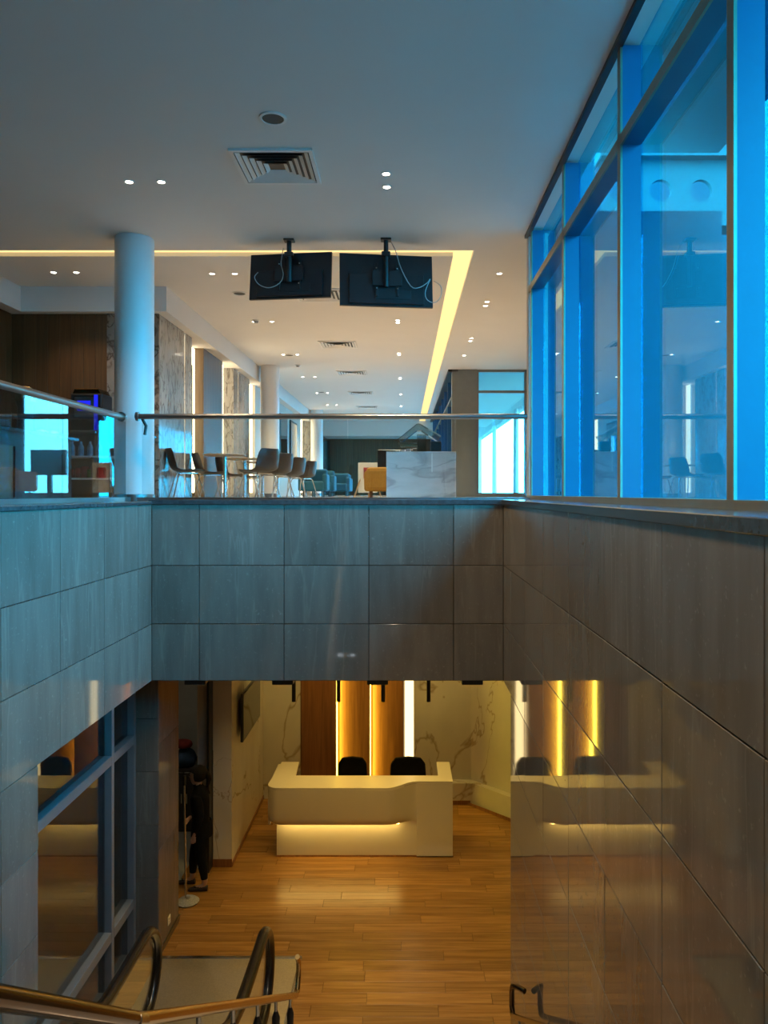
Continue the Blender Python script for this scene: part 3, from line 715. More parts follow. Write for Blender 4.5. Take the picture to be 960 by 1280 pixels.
# faceted clear display
gs = thing('glass_display', 'faceted clear acrylic display with peaked roof on the marble counter', 'display', (0.15, 10.2, 5.785))
c = 0.18
MB().box(c-0.02, c+0.10, 10.12, 10.28, 5.785, 6.02).build('stem', 'clear_glass', gs, bev=0.006)
MB().prism([(c-0.27, 5.96), (c-0.02, 6.16), (c+0.02, 6.16), (c+0.30, 6.00), (c+0.25, 5.93), (c+0.04, 6.07), (c-0.02, 6.07), (c-0.23, 5.91)], 10.08, 10.32, 'Y').build('peaked_top', 'clear_glass', gs, bev=0.004)
MB().prism([(c-0.27, 5.91), (c+0.0, 5.91), (c+0.0, 5.84), (c-0.22, 5.83)], 10.08, 10.32, 'Y').build('tray', 'clear_glass', gs, bev=0.004)
MB().box(c-0.24, c-0.01, 10.10, 10.30, 5.86, 5.885).build('tray_insert', 'table_wood', gs)
tag(box('card_reader', 0.34, 0.48, 10.10, 10.20, 5.785, 5.93, 'black_plastic', None, 0.01), 'black upright box standing on the marble counter', 'card reader')
for k in range(3):
    tag(MB().prism([(-0.12+0.07*k, 10.02), (-0.07+0.07*k, 10.0), (-0.06+0.07*k, 10.05)], 5.785, 5.80+0.012*k).build('paper_scrap', 'cable_white'), 'crumpled white paper slip on the marble counter', 'paper', 'paper slips on the counter')
# monitor far behind
mt = thing('monitor', 'large dark screen on a stand behind the marble counter', 'monitor', (-0.15, 13.0, FU))
box('screen', -0.46, 0.15, 13.0, 13.05, 5.55, 5.98, 'black_plastic', mt, 0.008)
box('neck', -0.20, -0.12, 13.02, 13.07, FU+0.02, 5.6, 'black_metal', mt)
box('foot', -0.38, 0.06, 12.9, 13.2, FU, FU+0.02, 'black_metal', mt, 0.005)
# ochre armchair
ac = thing('armchair', 'ochre yellow upholstered armchair beside the marble counter', 'armchair', (-0.25, 11.4, FU))
box('seat', -0.50, 0.02, 11.2, 11.75, FU+0.12, FU+0.30, 'fabric_ochre', ac, 0.05)
box('backrest', -0.56, 0.08, 11.05, 11.25, FU+0.12, FU+0.47, 'fabric_ochre', ac, 0.06)
for s in (-0.59, 0.02): box('armrest', s, s+0.10, 11.1, 11.75, FU+0.12, FU+0.42, 'fabric_ochre', ac, 0.04)
for sx in (-0.5, 0.05):
    for sy in (11.15, 11.65): MB().tube([(sx, sy, FU), (sx, sy, FU+0.14)], 0.016, 8).build('leg', 'panel_wood', ac)
# leaning framed picture on easel
ea = thing('picture_easel', 'framed poster with red picture on a wooden easel', 'easel', (-0.65, 14.0, FU))
box('frame', -0.85, -0.50, 13.98, 14.01, FU+0.10, FU+0.65, 'paper_pale', ea, 0.004)
box('picture', -0.75, -0.58, 13.972, 13.98, FU+0.36, FU+0.56, 'picture_red', ea)
for s in (-1, 1): MB().tube([(-0.675+s*0.25, 13.94, FU), (-0.675+s*0.05, 14.03, FU+0.6)], 0.015, 6).build('leg', 'table_wood', ea)
MB().tube([(-0.675, 14.4, FU), (-0.675, 14.04, FU+0.6)], 0.015, 6).build('leg', 'table_wood', ea)

# bistro chair: shell facing +X, at the origin
def bistro():
    t = thing('bistro_chair', 'x', 'chair')
    mb = MB(); prof = [(0.22, 0.40), (0.20, 0.425), (0.08, 0.415), (-0.06, 0.405), (-0.15, 0.425), (-0.20, 0.49), (-0.225, 0.58), (-0.245, 0.68), (-0.26, 0.745)]
    wid = [0.15, 0.19, 0.215, 0.215, 0.21, 0.21, 0.205, 0.19, 0.155]
    layers = []
    for off in (0, 1):
        rows_ = []
        for i, ((px_, pz), w_) in enumerate(zip(prof, wid)):
            row = []
            for k in range(9):
                s = -1+2*k/8
                lift = 0.035*s**4*(1 if i < 5 else 0.3); fwd = 0.06*s*s*(1 if i > 4 else 0)
                nx, nz = (0, -0.012) if i < 4 else ((-0.008, -0.008) if i == 4 else (-0.012, 0))
                row.append(mb.bm.verts.new((px_+fwd+nx*off, s*w_, pz+lift+nz*off)))
            rows_.append(row)
        layers.append(rows_)
    R_, K_ = len(prof), 9
    for rows_ in layers:
        for i in range(R_-1):
            for k in range(K_-1): mb.bm.faces.new((rows_[i][k], rows_[i][k+1], rows_[i+1][k+1], rows_[i+1][k]))
    a, b = layers
    for i in range(R_-1):
        for k in (0, K_-1): mb.bm.faces.new((a[i][k], a[i+1][k], b[i+1][k], b[i][k]))
    for i in (0, R_-1):
        for k in range(K_-1): mb.bm.faces.new((a[i][k], a[i][k+1], b[i][k+1], b[i][k]))
    mb.build('seat_shell', 'brown_plastic', t, True, origin=(0, 0, 0), subsurf=1)
    for sx, ex in ((0.13, 0.21), (-0.12, -0.20)):
        for s in (-1, 1): MB().tube([(ex, s*0.21, 0), (sx, s*0.15, 0.36), (sx*0.8, s*0.11, 0.395)], 0.009, 8).build('leg', 'steel', t, True, origin=(0, 0, 0))
    MB().tube([(0.12, -0.13, 0.385), (0.12, 0.13, 0.385), (-0.11, 0.13, 0.385), (-0.11, -0.13, 0.385)], 0.008, 8, True).build('under_frame', 'steel', t, True, origin=(0, 0, 0))
    return t
bc = bistro()
def table():
    t = thing('bistro_table', 'x', 'table')
    MB().lathe([(0, 0.645), (0.29, 0.645), (0.31, 0.655), (0.31, 0.668), (0.30, 0.672), (0, 0.672)], 36).build('table_top', 'table_wood', t, True, origin=(0, 0, 0))
    MB().lathe([(0, 0), (0.028, 0), (0.028, 0.645), (0, 0.645)], 16).build('pedestal', 'steel', t, True, origin=(0, 0, 0))
    MB().lathe([(0, 0), (0.2, 0), (0.2, 0.008), (0.04, 0.02), (0, 0.02)], 28).build('base', 'steel', t, True, origin=(0, 0, 0))
    return t
bt = table()
tabs = [(-2.68, 11.45), (-2.66, 12.75), (-2.64, 14.2), (-2.62, 15.8)]
tl = ['round bistro table nearest the white corner column', 'round bistro table second from the corner column', 'round bistro table third from the corner column', 'round bistro table fourth from the corner column, by the second column']
cl_l = ['dark bistro chair with its back to the marble wall at the first round table', 'dark bistro chair against the recess at the second round table', 'dark bistro chair against the brown panel at the third round table', 'dark bistro chair against the wall at the fourth round table']
cl_r = ['dark bistro chair with high back on the aisle side of the first round table', 'dark bistro chair on the aisle side of the second round table', 'dark bistro chair on the aisle side of the third round table', 'dark bistro chair on the aisle side of the fourth round table']
first = True; firstt = True
for i, (x, y_) in enumerate(tabs):
    o = bt if firstt else copy_tree(bt); firstt = False
    o.location = (x, y_, FU); o['label'] = tl[i]; o['group'] = 'bistro tables'
    for sx, lab, rot in ((-0.52, cl_l[i], 0), (0.53, cl_r[i], math.pi)):
        o = bc if first else copy_tree(bc); first = False
        o.location = (x+sx, y_-(0.14 if rot else 0.20), FU); o.rotation_euler.z = rot+(0.55 if rot == 0 else -0.55)+random.uniform(-0.12, 0.12); o.scale = (1.12, 1.12, 1.0); o['label'] = lab; o['group'] = 'bistro chairs'
# teal lounge armchairs farther back
def teal(x, y_, label):
    t = thing('tub_chair', label, 'armchair', (x, y_, FU), 'teal tub chairs')
    box('seat', x-0.28, x+0.28, y_-0.3, y_+0.3, FU+0.14, FU+0.38, 'fabric_teal', t, 0.05)
    box('backrest', x-0.30, x+0.30, y_+0.22, y_+0.36, FU+0.14, FU+0.68, 'fabric_teal', t, 0.05)
    for s in (-1, 1): box('armrest', x+s*0.29-0.06, x+s*0.29+0.06, y_-0.28, y_+0.3, FU+0.14, FU+0.55, 'fabric_teal', t, 0.04)
    for sx in (-0.22, 0.22):
        for sy in (-0.22, 0.22): MB().tube([(x+sx, y_+sy, FU), (x+sx, y_+sy, FU+0.15)], 0.018, 8).build('leg', 'black_metal', t)
for k in range(5): teal([-2.2, -2.15, -2.3, -1.95, -2.0][k], 18.6+1.35*k, 'teal upholstered tub chair, %s in the row beyond the second column' % ORD[k])
# framed mirrors on the left wall
for k, y_ in enumerate((21.6, 23.6)):
    t = thing('wall_mirror', ['square-cornered black framed mirror on the lounge wall', 'round-cornered black framed mirror on the lounge wall'][k], 'mirror', (-3.55, y_+0.6, 6.2))
    box('frame', -3.55, -3.50, y_, y_+1.35, 6.1, 7.5, 'black_metal', t, 0.02 if k == 0 else 0.02)
    box('mirror_glass', -3.50, -3.495, y_+0.07, y_+1.28, 6.17, 7.43, 'mirror', t)

# ---- bar behind the left railing
bar = thing('bar_counter', 'dark bar counter with olive lit front panel behind the tinted balustrade', 'counter', (-4.3, 8.3, FU))
box('body', -4.6, -3.95, 6.6, 9.1, FU, 5.86, 'bar_dark', bar)
box('front_panel', -3.95, -3.93, 6.65, 7.7, FU+0.05, 5.72, 'bar_front', bar)
box('front_panel', -3.95, -3.93, 7.75, 9.05, FU+0.05, 5.72, 'bar_dark', bar)
box('counter_top', -4.65, -3.88, 6.55, 9.15, 5.86, 5.90, 'dark_stone', bar, 0.006)
spot('bar_fill', (-3.75, 7.2, 5.9), 6, WARM2, 2.2, 0.8, bar, (-3.95, 7.2, 5.3))  # fill spot without a fixture, added to light the bar front
sh = thing('display_shelf', 'open shelf unit stacked with packaged drinks beside the bar', 'shelf', (-3.75, 9.9, FU))
for z in (FU+0.02, 5.42, 5.70): box('shelf_board', -4.55, -3.42, 9.75, 10.1, z, z+0.02, 'white_paint', sh)
for x in (-4.55, -3.99, -3.44): box('upright', x, x+0.02, 9.76, 10.1, FU, 5.72, 'bar_dark', sh)
for k in range(14):
    x = -4.5+0.074*k
    if abs(x+3.98) < 0.05: continue
    mtn = ['red_pack', 'red_pack', 'green_pack', 'red_pack'][k % 4]
    tag(box('drink_carton', x, x+0.06, 9.80, 9.90, 5.44, 5.55+0.02*(k % 3), mtn, None, 0.004), 'small %s drink carton on the middle shelf by the bar' % mtn.split('_')[0], 'carton', 'cartons on the bar shelf')
for k in range(9):
    x = -4.50+0.115*k
    tag(MB().lathe([(0, 0), (0.035, 0), (0.035, 0.12), (0.014, 0.16), (0.014, 0.19), (0, 0.19)], 14, (x, 9.86, 5.72)).build('water_bottle', 'blue_pack', None, True), 'small pale blue bottle on the top shelf by the bar', 'bottle', 'bottles on the bar shelf')
cb = thing('back_counter', 'dark back counter below the wood panelled bar wall', 'counter', (-4.4, 10.6, FU))
box('cabinet', -5.58, -3.55, 10.33, 10.92, FU, 6.02, 'bar_dark', cb)
box('worktop', -5.58, -3.52, 10.30, 10.92, 6.02, 6.05, 'dark_stone', cb, 0.004)
cm = thing('coffee_machine', 'black coffee machine with glowing blue panel on the back counter', 'coffee machine', (-4.32, 10.55, 6.05))
box('body', -4.54, -4.11, 10.42, 10.8, 6.05, 6.60, 'black_plastic', cm, 0.02)
MB().prism([(-4.52, 6.60), (-4.49, 6.67), (-4.16, 6.67), (-4.13, 6.60)], 10.44, 10.78, 'Y').build('lid', 'bronze_rail', cm, bev=0.01)
box('screen', -4.44, -4.26, 10.41, 10.42, 6.36, 6.50, 'screen_blue', cm)
box('side_light', -4.215, -4.165, 10.41, 10.42, 6.10, 6.58, 'screen_blue', cm)
box('front_frame', -4.48, -4.22, 10.412, 10.419, 6.28, 6.55, 'dark_steel', cm)
box('drip_tray', -4.50, -4.15, 10.32, 10.42, 6.05, 6.09, 'steel', cm, 0.005)
gd_ = thing('bean_grinder', 'small bronze domed grinder on the bar counter', 'grinder', (-4.2, 8.5, 5.90))
MB().lathe([(0, 0), (0.09, 0), (0.08, 0.3), (0.10, 0.34), (0.10, 0.36), (0, 0.36)], 20, (-4.2, 8.5, 5.90)).build('body', 'black_plastic', gd_, True)
MB().lathe([(0.10, 0.36), (0.11, 0.40), (0.10, 0.47), (0.06, 0.52), (0, 0.535)], 20, (-4.2, 8.5, 5.90)).build('dome', 'brass', gd_, True)
for k, (x, y_) in enumerate(((-4.1, 8.95), (-4.25, 8.9), (-4.15, 8.78))):
    t = thing('coffee_cup', 'white cup standing upside down on the bar counter', 'cup', (x, y_, 5.90), 'cups on the bar')
    MB().lathe([(0, 0.075), (0.028, 0.075), (0.042, 0.0), (0.039, 0.0), (0.026, 0.070), (0, 0.070)], 18, (x, y_, 5.90)).build('bowl', 'ceramic', t, True)
    MB().tube([(x+0.036, y_, 5.915), (x+0.06, y_, 5.925), (x+0.06, y_, 5.95), (x+0.033, y_, 5.96)], 0.005, 6).build('handle', 'ceramic', t, True)

# =================================================================== LOWER LOBBY THINGS
# ---- reception desk
dk = thing('reception_desk', 'cream solid-surface reception desk with rounded overhang and glowing plinth', 'reception desk', (-0.6, 11.3, 0))
TH = 1.10
def desk_front(y_l, y_r, xl, xr):   # plan curve of the front, left (rounded) to right
    p = []
    r_ = 0.16
    p += arc(xl+r_, y_l+r_, r_, 180, 270, 8)
    for k in range(13):
        s = k/12; x = -0.25+0.42*s; p.append((x, y_l+(y_r-y_l)*(s*s*(3-2*s))))
    p.append((xr, y_r))
    return p
front = desk_front(10.80, 11.05, -1.95, 0.69)
top = front + [(0.69, 11.85), (0.49, 11.85), (0.49, 11.28), (-1.60, 11.28), (-1.63, 11.85), (-1.90, 11.85)]
MB().prism(top, TH-0.035, TH).build('counter_top', 'desk_solid', dk, bev=0.006)
# overhanging body: lower edge rolls under, loft the plan curve down
mb = MB()
prof = [(0.0, TH-0.035), (0.0, 0.66), (0.012, 0.60), (0.045, 0.56), (0.09, 0.54)]
fr2 = desk_front(10.80, 11.05, -1.95, 0.10)[:-1]
rows_ = []
for ins, z in prof:
    row = []
    for (x, y_) in fr2:
        sx = min(1.0, max(0.0, (y_-10.80)/0.25)) if x > -0.3 else 0
        row.append(mb.bm.verts.new((x+(ins if x < -1.7 else 0), y_+ins*(1-sx), z)))
    rows_.append(row)
rows_.append([mb.bm.verts.new((max(x, -1.80), 11.20, 0.54)) for (x, y_) in fr2])
for a, b in zip(rows_, rows_[1:]):
    for k in range(len(fr2)-1): mb.bm.faces.new((a[k], a[k+1], b[k+1], b[k]))
mb.build('front_overhang', 'desk_solid', dk, True)
box('left_side', -1.95, -1.92, 10.96, 11.85, 0.52, TH-0.035, 'desk_solid', dk)
MB().prism([(0.17, 11.05), (0.69, 11.05), (0.69, 11.85), (0.66, 11.85), (0.66, 11.10), (0.17, 11.10)], 0.02, TH-0.035).build('right_panel', 'desk_solid', dk, bev=0.004)
box('plinth', -1.85, 0.17, 11.09, 11.13, 0.02, 0.60, 'desk_solid', dk)
box('plinth_side', -1.85, -1.81, 11.13, 11.80, 0.02, 0.60, 'desk_solid', dk)
box('toe_strip', -1.86, 0.70, 11.075, 11.09, 0.0, 0.02, 'panel_wood', dk)
box('light_strip', -1.80, -0.08, 10.96, 11.00, 0.525, 0.538, 'desk_led', dk)

box('worktop', -1.81, 0.49, 11.28, 11.78, 0.72, 0.75, 'desk_solid', dk)
# office chairs
def office(x, y_, wd_, label):
    t = thing('office_chair', label, 'chair', (x, y_, 0))
    mb = MB(); hw = wd_/2
    pts = [(-hw*0.92, 0.62), (-hw, 0.85), (-hw*0.95, 1.06), (-hw*0.70, 1.15), (0, 1.17), (hw*0.70, 1.15), (hw*0.95, 1.06), (hw, 0.85), (hw*0.92, 0.62), (0, 0.58)]
    mb.prism([(x+a, b) for a, b in pts], y_+0.0, y_+0.07, 'Y'); mb.build('backrest', 'cloth_black', t, True, bev=0.02)
    box('seat', x-hw, x+hw, y_+0.06, y_+0.52, 0.44, 0.53, 'cloth_black', t, 0.03)
    for s in (-1, 1): MB().tube([(x+s*(hw+0.02), y_+0.12, 0.48), (x+s*(hw+0.04), y_+0.12, 0.68), (x+s*(hw+0.04), y_+0.36, 0.70)], 0.02, 8).build('armrest', 'black_plastic', t, True)
    MB().tube([(x, y_+0.3, 0.08), (x, y_+0.3, 0.45)], 0.03, 10).build('gas_lift', 'dark_steel', t, True)
    for k in range(5):
        a = 2*math.pi*k/5; MB().tube([(x, y_+0.3, 0.10), (x+0.28*math.cos(a), y_+0.3+0.28*math.sin(a), 0.06)], [0.025, 0.015], 8).build('base_spoke', 'black_plastic', t, True)
        box('castor', x+0.28*math.cos(a)-0.02, x+0.28*math.cos(a)+0.02, y_+0.3+0.28*math.sin(a)-0.025, y_+0.3+0.28*math.sin(a)+0.025, 0, 0.05, 'black_plastic', t, 0.01)
office(-0.81, 11.85, 0.46, 'black office chair with narrower back, behind the desk before the golden strip')
office(0.05, 11.85, 0.56, 'black office chair with broader back, behind the desk before the pale strip')
# pendants
for q_, x in enumerate((-1.59, -0.95, -0.31, 0.34)):
    t = thing('pendant_lamp', 'slim black tubular pendant over the reception desk, %s from the television wall' % ORD[q_], 'pendant lamp', (x, 11.0, 2.26), 'pendants over the desk')
    MB().lathe([(0.022, 0), (0.028, 0), (0.028, 0.42), (0, 0.43), (0, 0.40), (0.022, 0.39)], 18, (x, 11.0, 2.26)).build('tube', 'black_metal', t, True)
    MB().tube([(x, 11.0, 2.68), (x, 11.0, LC)], 0.004, 6).build('cord', 'black_metal', t)
    MB().lathe([(0, 0), (0.045, 0), (0.045, 0.03), (0, 0.03)], 18, (x, 11.0, LC-0.03)).build('ceiling_rose', 'black_metal', t, True)
    MB().lathe([(0, 0), (0.020, 0), (0.020, 0.01), (0, 0.01)], 14, (x, 11.0, 2.275)).build('lens', 'strip_pale', t)
    spot('pendant_light', (x, 11.0, 2.255), 12, WARM, 1.3, 0.7, t)
# small dark fixtures under the fascia edge
for k, px_ in enumerate((245, 354, 472, 590)):
    x = (px_-506)*8.1/960
    t = thing('surface_spotlight', 'flat dark spotlight box under the stone fascia, %s from the tiled pier' % ORD[k], 'spotlight', (x, 8.15, LC-0.06), 'spotlights under the fascia')
    box('housing', x-0.11, x+0.11, 8.05, 8.25, LC-0.065, LC, 'black_metal', t, 0.006)
    box('lens', x-0.08, x+0.08, 8.08, 8.22, LC-0.068, LC-0.064, 'strip_pale', t)
    spot('fascia_light', (x, 8.15, LC-0.09), 19, WARM, 2.1, 0.8, t)
for k, (x, y_) in enumerate(((-1.6, 9.6), (-0.4, 9.6), (0.8, 9.6), (2.2, 9.0), (-1.9, 12.3), (-0.6, 12.2), (0.7, 12.3))):
    downlight(x, y_, 'round downlight in the lobby ceiling in front of the reception desk' if y_ < 12 else 'round downlight in the lobby ceiling behind the reception desk', 'lobby downlights before the desk' if y_ < 12 else 'lobby downlights behind the desk', 55 if y_ < 12 else 48, LC, WARM, 1.9)
spot('storeroom_fill', (-3.9, 11.2, LC-0.05), 14, (1, 0.85, 0.6), 2.4, 0.6)  # added fill spot with no fixture, brightens the storeroom
# TV on the left side wall
t = thing('television', 'black television mounted on the veined marble side wall of the lobby', 'television', (-2.36, 11.75, 1.64))
box('housing', -2.375, -2.335, 11.1, 12.4, 1.64, 2.34, 'black_plastic', t, 0.006)
box('screen', -2.335, -2.332, 11.115, 12.385, 1.66, 2.325, 'dark_window', t)
box('wall_bracket', -2.43, -2.375, 11.5, 12.0, 1.85, 2.15, 'black_metal', t)
# outlet
t = thing('wall_outlet', 'small pale wall outlet low on the tiled pier side', 'outlet', (-2.775, 9.05, 0.18))
box('plate', -2.78, -2.772, 9.0, 9.09, 0.17, 0.27, 'white_paint', t, 0.003)
for dz in (0.03, 0.065): box('socket', -2.772, -2.770, 9.03, 9.06, 0.17+dz-0.01, 0.17+dz+0.01, 'grey_wall', t)
# storeroom cabinet with heap of clothes
t = thing('storage_cabinet', 'dark storage cabinet in the room behind the doorway', 'cabinet', (-3.4, 12.2, 0))
box('body', -3.9, -2.95, 11.9, 12.5, 0, 0.95, 'bar_dark', t)
for s in (0, 1): 
    d_ = box('door', -3.89+0.475*s, -3.43+0.475*s, 11.88, 11.9, 0.05, 0.92, 'bar_dark', t, 0.004)
    box('handle', -3.46+0.08*s, -3.44+0.08*s, 11.86, 11.88, 0.45, 0.6, 'steel', d_)
def heap(x, y_, z, r_, mat, label, sq=0.6, seed=0):
    random.seed(seed); bm = bmesh.new(); bmesh.ops.create_icosphere(bm, subdivisions=3, radius=r_)
    ph = [random.uniform(0, 6) for _ in range(6)]
    for v in bm.verts:
        d = 1+0.16*math.sin(14*v.co.x+ph[0])*math.sin(11*v.co.z+ph[1])+0.12*math.sin(19*v.co.y+9*v.co.z+ph[2])
        v.co = v.co*d; v.co.z = max(v.co.z*sq, -r_*sq*0.55)
        v.co += Vector((x, y_, z+r_*sq*0.55))
    m_ = MB(); m_.bm.free(); m_.bm = bm
    return tag(m_.build('jacket', mat, None, True), label, 'clothing')
heap(-3.50, 12.15, 0.95, 0.20, 'cloth_blue', 'crumpled dark blue jacket heaped on the storeroom cabinet', 0.75, 1)
heap(-3.12, 12.15, 0.95, 0.17, 'cloth_black', 'crumpled black jacket heaped on the storeroom cabinet', 0.8, 2)
heap(-3.50, 12.15, 1.235, 0.13, 'cloth_red', 'crumpled dark red garment on top of the jacket heap', 0.7, 3)
random.seed(21)

# ---- person
def person():
    px_, py_ = -2.72, 10.22
    p = thing('person', 'person in black clothes with tied-back dark hair, leaning on a mop in the doorway', 'person', (px_, py_, 0))
    V = []; E = []; R = []
    def v(co, r_, link_to=None):
        V.append(Vector(co)); R.append(tuple(1.18*q for q in (r_ if isinstance(r_, tuple) else (r_, r_))) if (r_ if not isinstance(r_, tuple) else r_[0]) > 0.041 else (r_ if isinstance(r_, tuple) else (r_, r_)))
        if link_to is not None: E.append((link_to, len(V)-1))
        return len(V)-1
    # faces -X ; near side is -Y
    pel = v((0.02, 0, 0.84), (0.125, 0.155))
    wst = v((0.0, 0, 1.00), (0.105, 0.13), pel); ch = v((-0.01, 0, 1.18), (0.115, 0.155), wst); sh_ = v((0.0, 0, 1.29), (0.085, 0.12), ch)
    nk = v((-0.03, 0, 1.37), 0.048, sh_); h0 = v((-0.055, 0, 1.43), 0.068, nk); h1 = v((-0.06, 0, 1.50), (0.088, 0.078), h0); h2 = v((-0.05, 0, 1.56), (0.065, 0.06), h1)
    for s in (-1, 1):
        hip = v((0.02, s*0.085, 0.78), 0.092, pel)
        if s < 0:
            kn = v((0.035, s*0.09, 0.45), 0.062, hip); cf = v((0.06, s*0.09, 0.30), 0.055, kn); an = v((0.085, s*0.09, 0.085), 0.036, cf); ft = v((0.03, s*0.09, 0.045), 0.035, an); v((-0.07, s*0.09, 0.03), 0.030, ft)
        else:
            kn = v((-0.10, s*0.09, 0.46), 0.062, hip); cf = v((-0.12, s*0.09, 0.30), 0.055, kn); an = v((-0.13, s*0.09, 0.085), 0.036, cf); ft = v((-0.18, s*0.09, 0.045), 0.035, an); v((-0.28, s*0.09, 0.03), 0.030, ft)
        sho = v((0.0, s*0.16, 1.27), 0.062, sh_)
        if s < 0:   # near arm hangs, elbow a little back
            el = v((0.055, s*0.20, 1.02), 0.045, sho); wr_ = v((-0.01, s*0.205, 0.82), 0.029, el); ha = v((-0.03, s*0.20, 0.75), (0.035, 0.02), wr_)
            base = Vector((-0.035, s*0.20, 0.72)); fd = Vector((-0.25, 0, -0.97))
        else:       # far arm reaches to the mop handle
            el = v((-0.02, s*0.20, 1.02), 0.045, sho); wr_ = v((-0.09, s*0.02-0.12, 0.99), 0.029, el); ha = v((-0.115, s*0.0-0.20, 0.985), (0.02, 0.035), wr_)
            base = Vector((-0.125, -0.235, 0.985)); fd = Vector((-0.55, -0.85, -0.1))
        fd.normalize()
        side = Vector((1, 0, 0)) if s < 0 else Vector((0, 0, 1))
        curl = Vector((0, 0.5, 0)) if s < 0 else Vector((0.9, -0.3, 0))
        for k, ln in enumerate((0.062, 0.072, 0.068, 0.052)):
            b0 = base+side*(-0.024+0.016*k)
            f1 = v(b0, 0.0095, ha); f2 = v(b0+fd*ln*0.5, 0.0085, f1); v(b0+fd*ln*0.8+curl*ln*0.35, 0.0075, f2)
        tb = v(base+side*-0.034-fd*0.025, 0.010, ha); v(base+side*-0.046+fd*0.015, 0.0085, tb)
    me = bpy.data.meshes.new('body'); me.from_pydata([tuple(q) for q in V], E, []); me.update()
    o = bpy.data.objects.new('body', me); COL.objects.link(o)
    sk = o.modifiers.new('skin', 'SKIN'); sk.use_smooth_shade = True; sk.branch_smoothing = 0.6
    for i, q in enumerate(me.skin_vertices[0].data): q.radius = R[i]; q.use_root = (i == 0)
    sb = o.modifiers.new('sub', 'SUBSURF'); sb.levels = 2; sb.render_levels = 2
    dg = bpy.context.evaluated_depsgraph_get(); dg.update()
    me2 = bpy.data.meshes.new_from_object(o.evaluated_get(dg))
    bpy.data.objects.remove(o)
    for m_ in ('cloth_black', 'skin'): me2.materials.append(MATS[m_])
    for q in me2.vertices:      # nose, chin and brow on the face side
        c_ = q.co
        if c_.z > 1.40 and c_.x < -0.09:
            c_.x -= 0.022*math.exp(-((c_.y/0.014)**2+((c_.z-1.475)/0.018)**2))
            c_.x -= 0.008*math.exp(-((c_.y/0.03)**2+((c_.z-1.415)/0.014)**2))
            c_.x += 0.007*math.exp(-(((abs(c_.y)-0.03)/0.012)**2+((c_.z-1.497)/0.010)**2))
    for f in me2.polygons:
        c_ = f.center
        skin = c_.z > 1.385 or (0.06 < c_.z < 0.16) or (c_.y < -0.175 and 0.55 < c_.z < 0.82 and c_.x < -0.005) or (c_.y < -0.14 and 0.9 < c_.z < 1.06 and c_.x < -0.07)
        f.material_index = 1 if skin else 0
        f.use_smooth = True
    b = link('body', me2, p, (px_, py_, 0))
    # hair: cap with tail
    bm = bmesh.new(); bmesh.ops.create_uvsphere(bm, u_segments=24, v_segments=16, radius=1.0)
    for q in bm.verts:
        c_ = q.co
        c_.x *= 0.125; c_.y *= 0.112; c_.z *= 0.112
        if c_.x < -0.035 and c_.z < 0.035: c_.x = -0.02; 
        c_.x *= 1+0.03*math.sin(40*c_.y)
        c_ += Vector((px_-0.030, py_, 1.515))
    m_ = MB(); m_.bm.free(); m_.bm = bm
    hr = m_.build('hair', 'hair', p, True)
    MB().tube([(px_+0.06, py_, 1.52), (px_+0.10, py_, 1.50), (px_+0.112, py_, 1.44), (px_+0.10, py_, 1.37), (px_+0.09, py_, 1.33)], [0.03, 0.036, 0.034, 0.024, 0.008], 12).build('ponytail', 'hair', hr, True)
    MB().tube([(px_+0.07, py_-0.03, 1.475), (px_+0.075, py_+0.03, 1.475)], 0.012, 8).build('hair_tie', 'steel', hr, True)
    for s in (-1, 1):
        bm = bmesh.new(); bmesh.ops.create_icosphere(bm, subdivisions=2, radius=0.010)
        for q in bm.verts: q.co += Vector((px_-0.132, py_+s*0.03, 1.497))
        m_ = MB(); m_.bm.free(); m_.bm = bm; m_.build('eye', 'dark_window', p, True)
        bm = bmesh.new(); bmesh.ops.create_icosphere(bm, subdivisions=2, radius=1)
        for q in bm.verts: q.co = Vector((q.co.x*0.016+px_-0.05, q.co.y*0.008+py_+s*0.083, q.co.z*0.026+1.48))
        m_ = MB(); m_.bm.free(); m_.bm = bm; m_.build('ear', 'skin', p, True)
    MB().tube([(px_-0.138, py_-0.02, 1.442), (px_-0.144, py_, 1.442), (px_-0.138, py_+0.02, 1.442)], 0.005, 8).build('mouth', 'cloth_red', p, True)
    # tunic hem
    MB().lathe([(0.135, 0), (0.16, 0.0), (0.15, 0.18), (0.13, 0.2)], 24, (0, 0, 0), Matrix.Translation((px_+0.02, py_, 0.70)) @ Matrix.Diagonal((0.88, 1.05, 1, 1))).build('tunic_hem', 'cloth_black', p, True)
    for (sx, sy) in ((0.015, -0.09), (-0.20, 0.09)):
        x, y_ = px_+sx, py_+sy
        mb = MB()
        secs = [(0.105, 0.026, 0.075), (0.06, 0.036, 0.085), (0.0, 0.038, 0.070), (-0.06, 0.044, 0.055), (-0.12, 0.040, 0.042), (-0.15, 0.022, 0.03)]
        rings = []
        for (dx, hw, ht) in secs:
            rings.append([mb.bm.verts.new((x+dx, y_+hw*math.cos(a), ht*0.5+ht*0.5*math.sin(a))) for a in [2*math.pi*k/12 for k in range(12)]])
        for a, b_ in zip(rings, rings[1:]):
            for k in range(12): mb.bm.faces.new((a[k], a[(k+1) % 12], b_[(k+1) % 12], b_[k]))
        mb.bm.faces.new(rings[0]); mb.bm.faces.new(rings[-1][::-1])
        mb.build('shoe', 'shoe', p, True)
person()
mp_ = thing('floor_mop', 'long metal-handled mop with round grey head held beside the tiled pier', 'mop', (-2.78, 9.84, 0))
MB().tube([(-2.805, 9.84, 0.06), (-2.86, 9.96, 1.52)], 0.014, 10).build('handle', 'steel', mp_, True)
MB().tube([(-2.857, 9.955, 1.46), (-2.862, 9.965, 1.58)], 0.022, 10).build('grip', 'black_plastic', mp_, True)
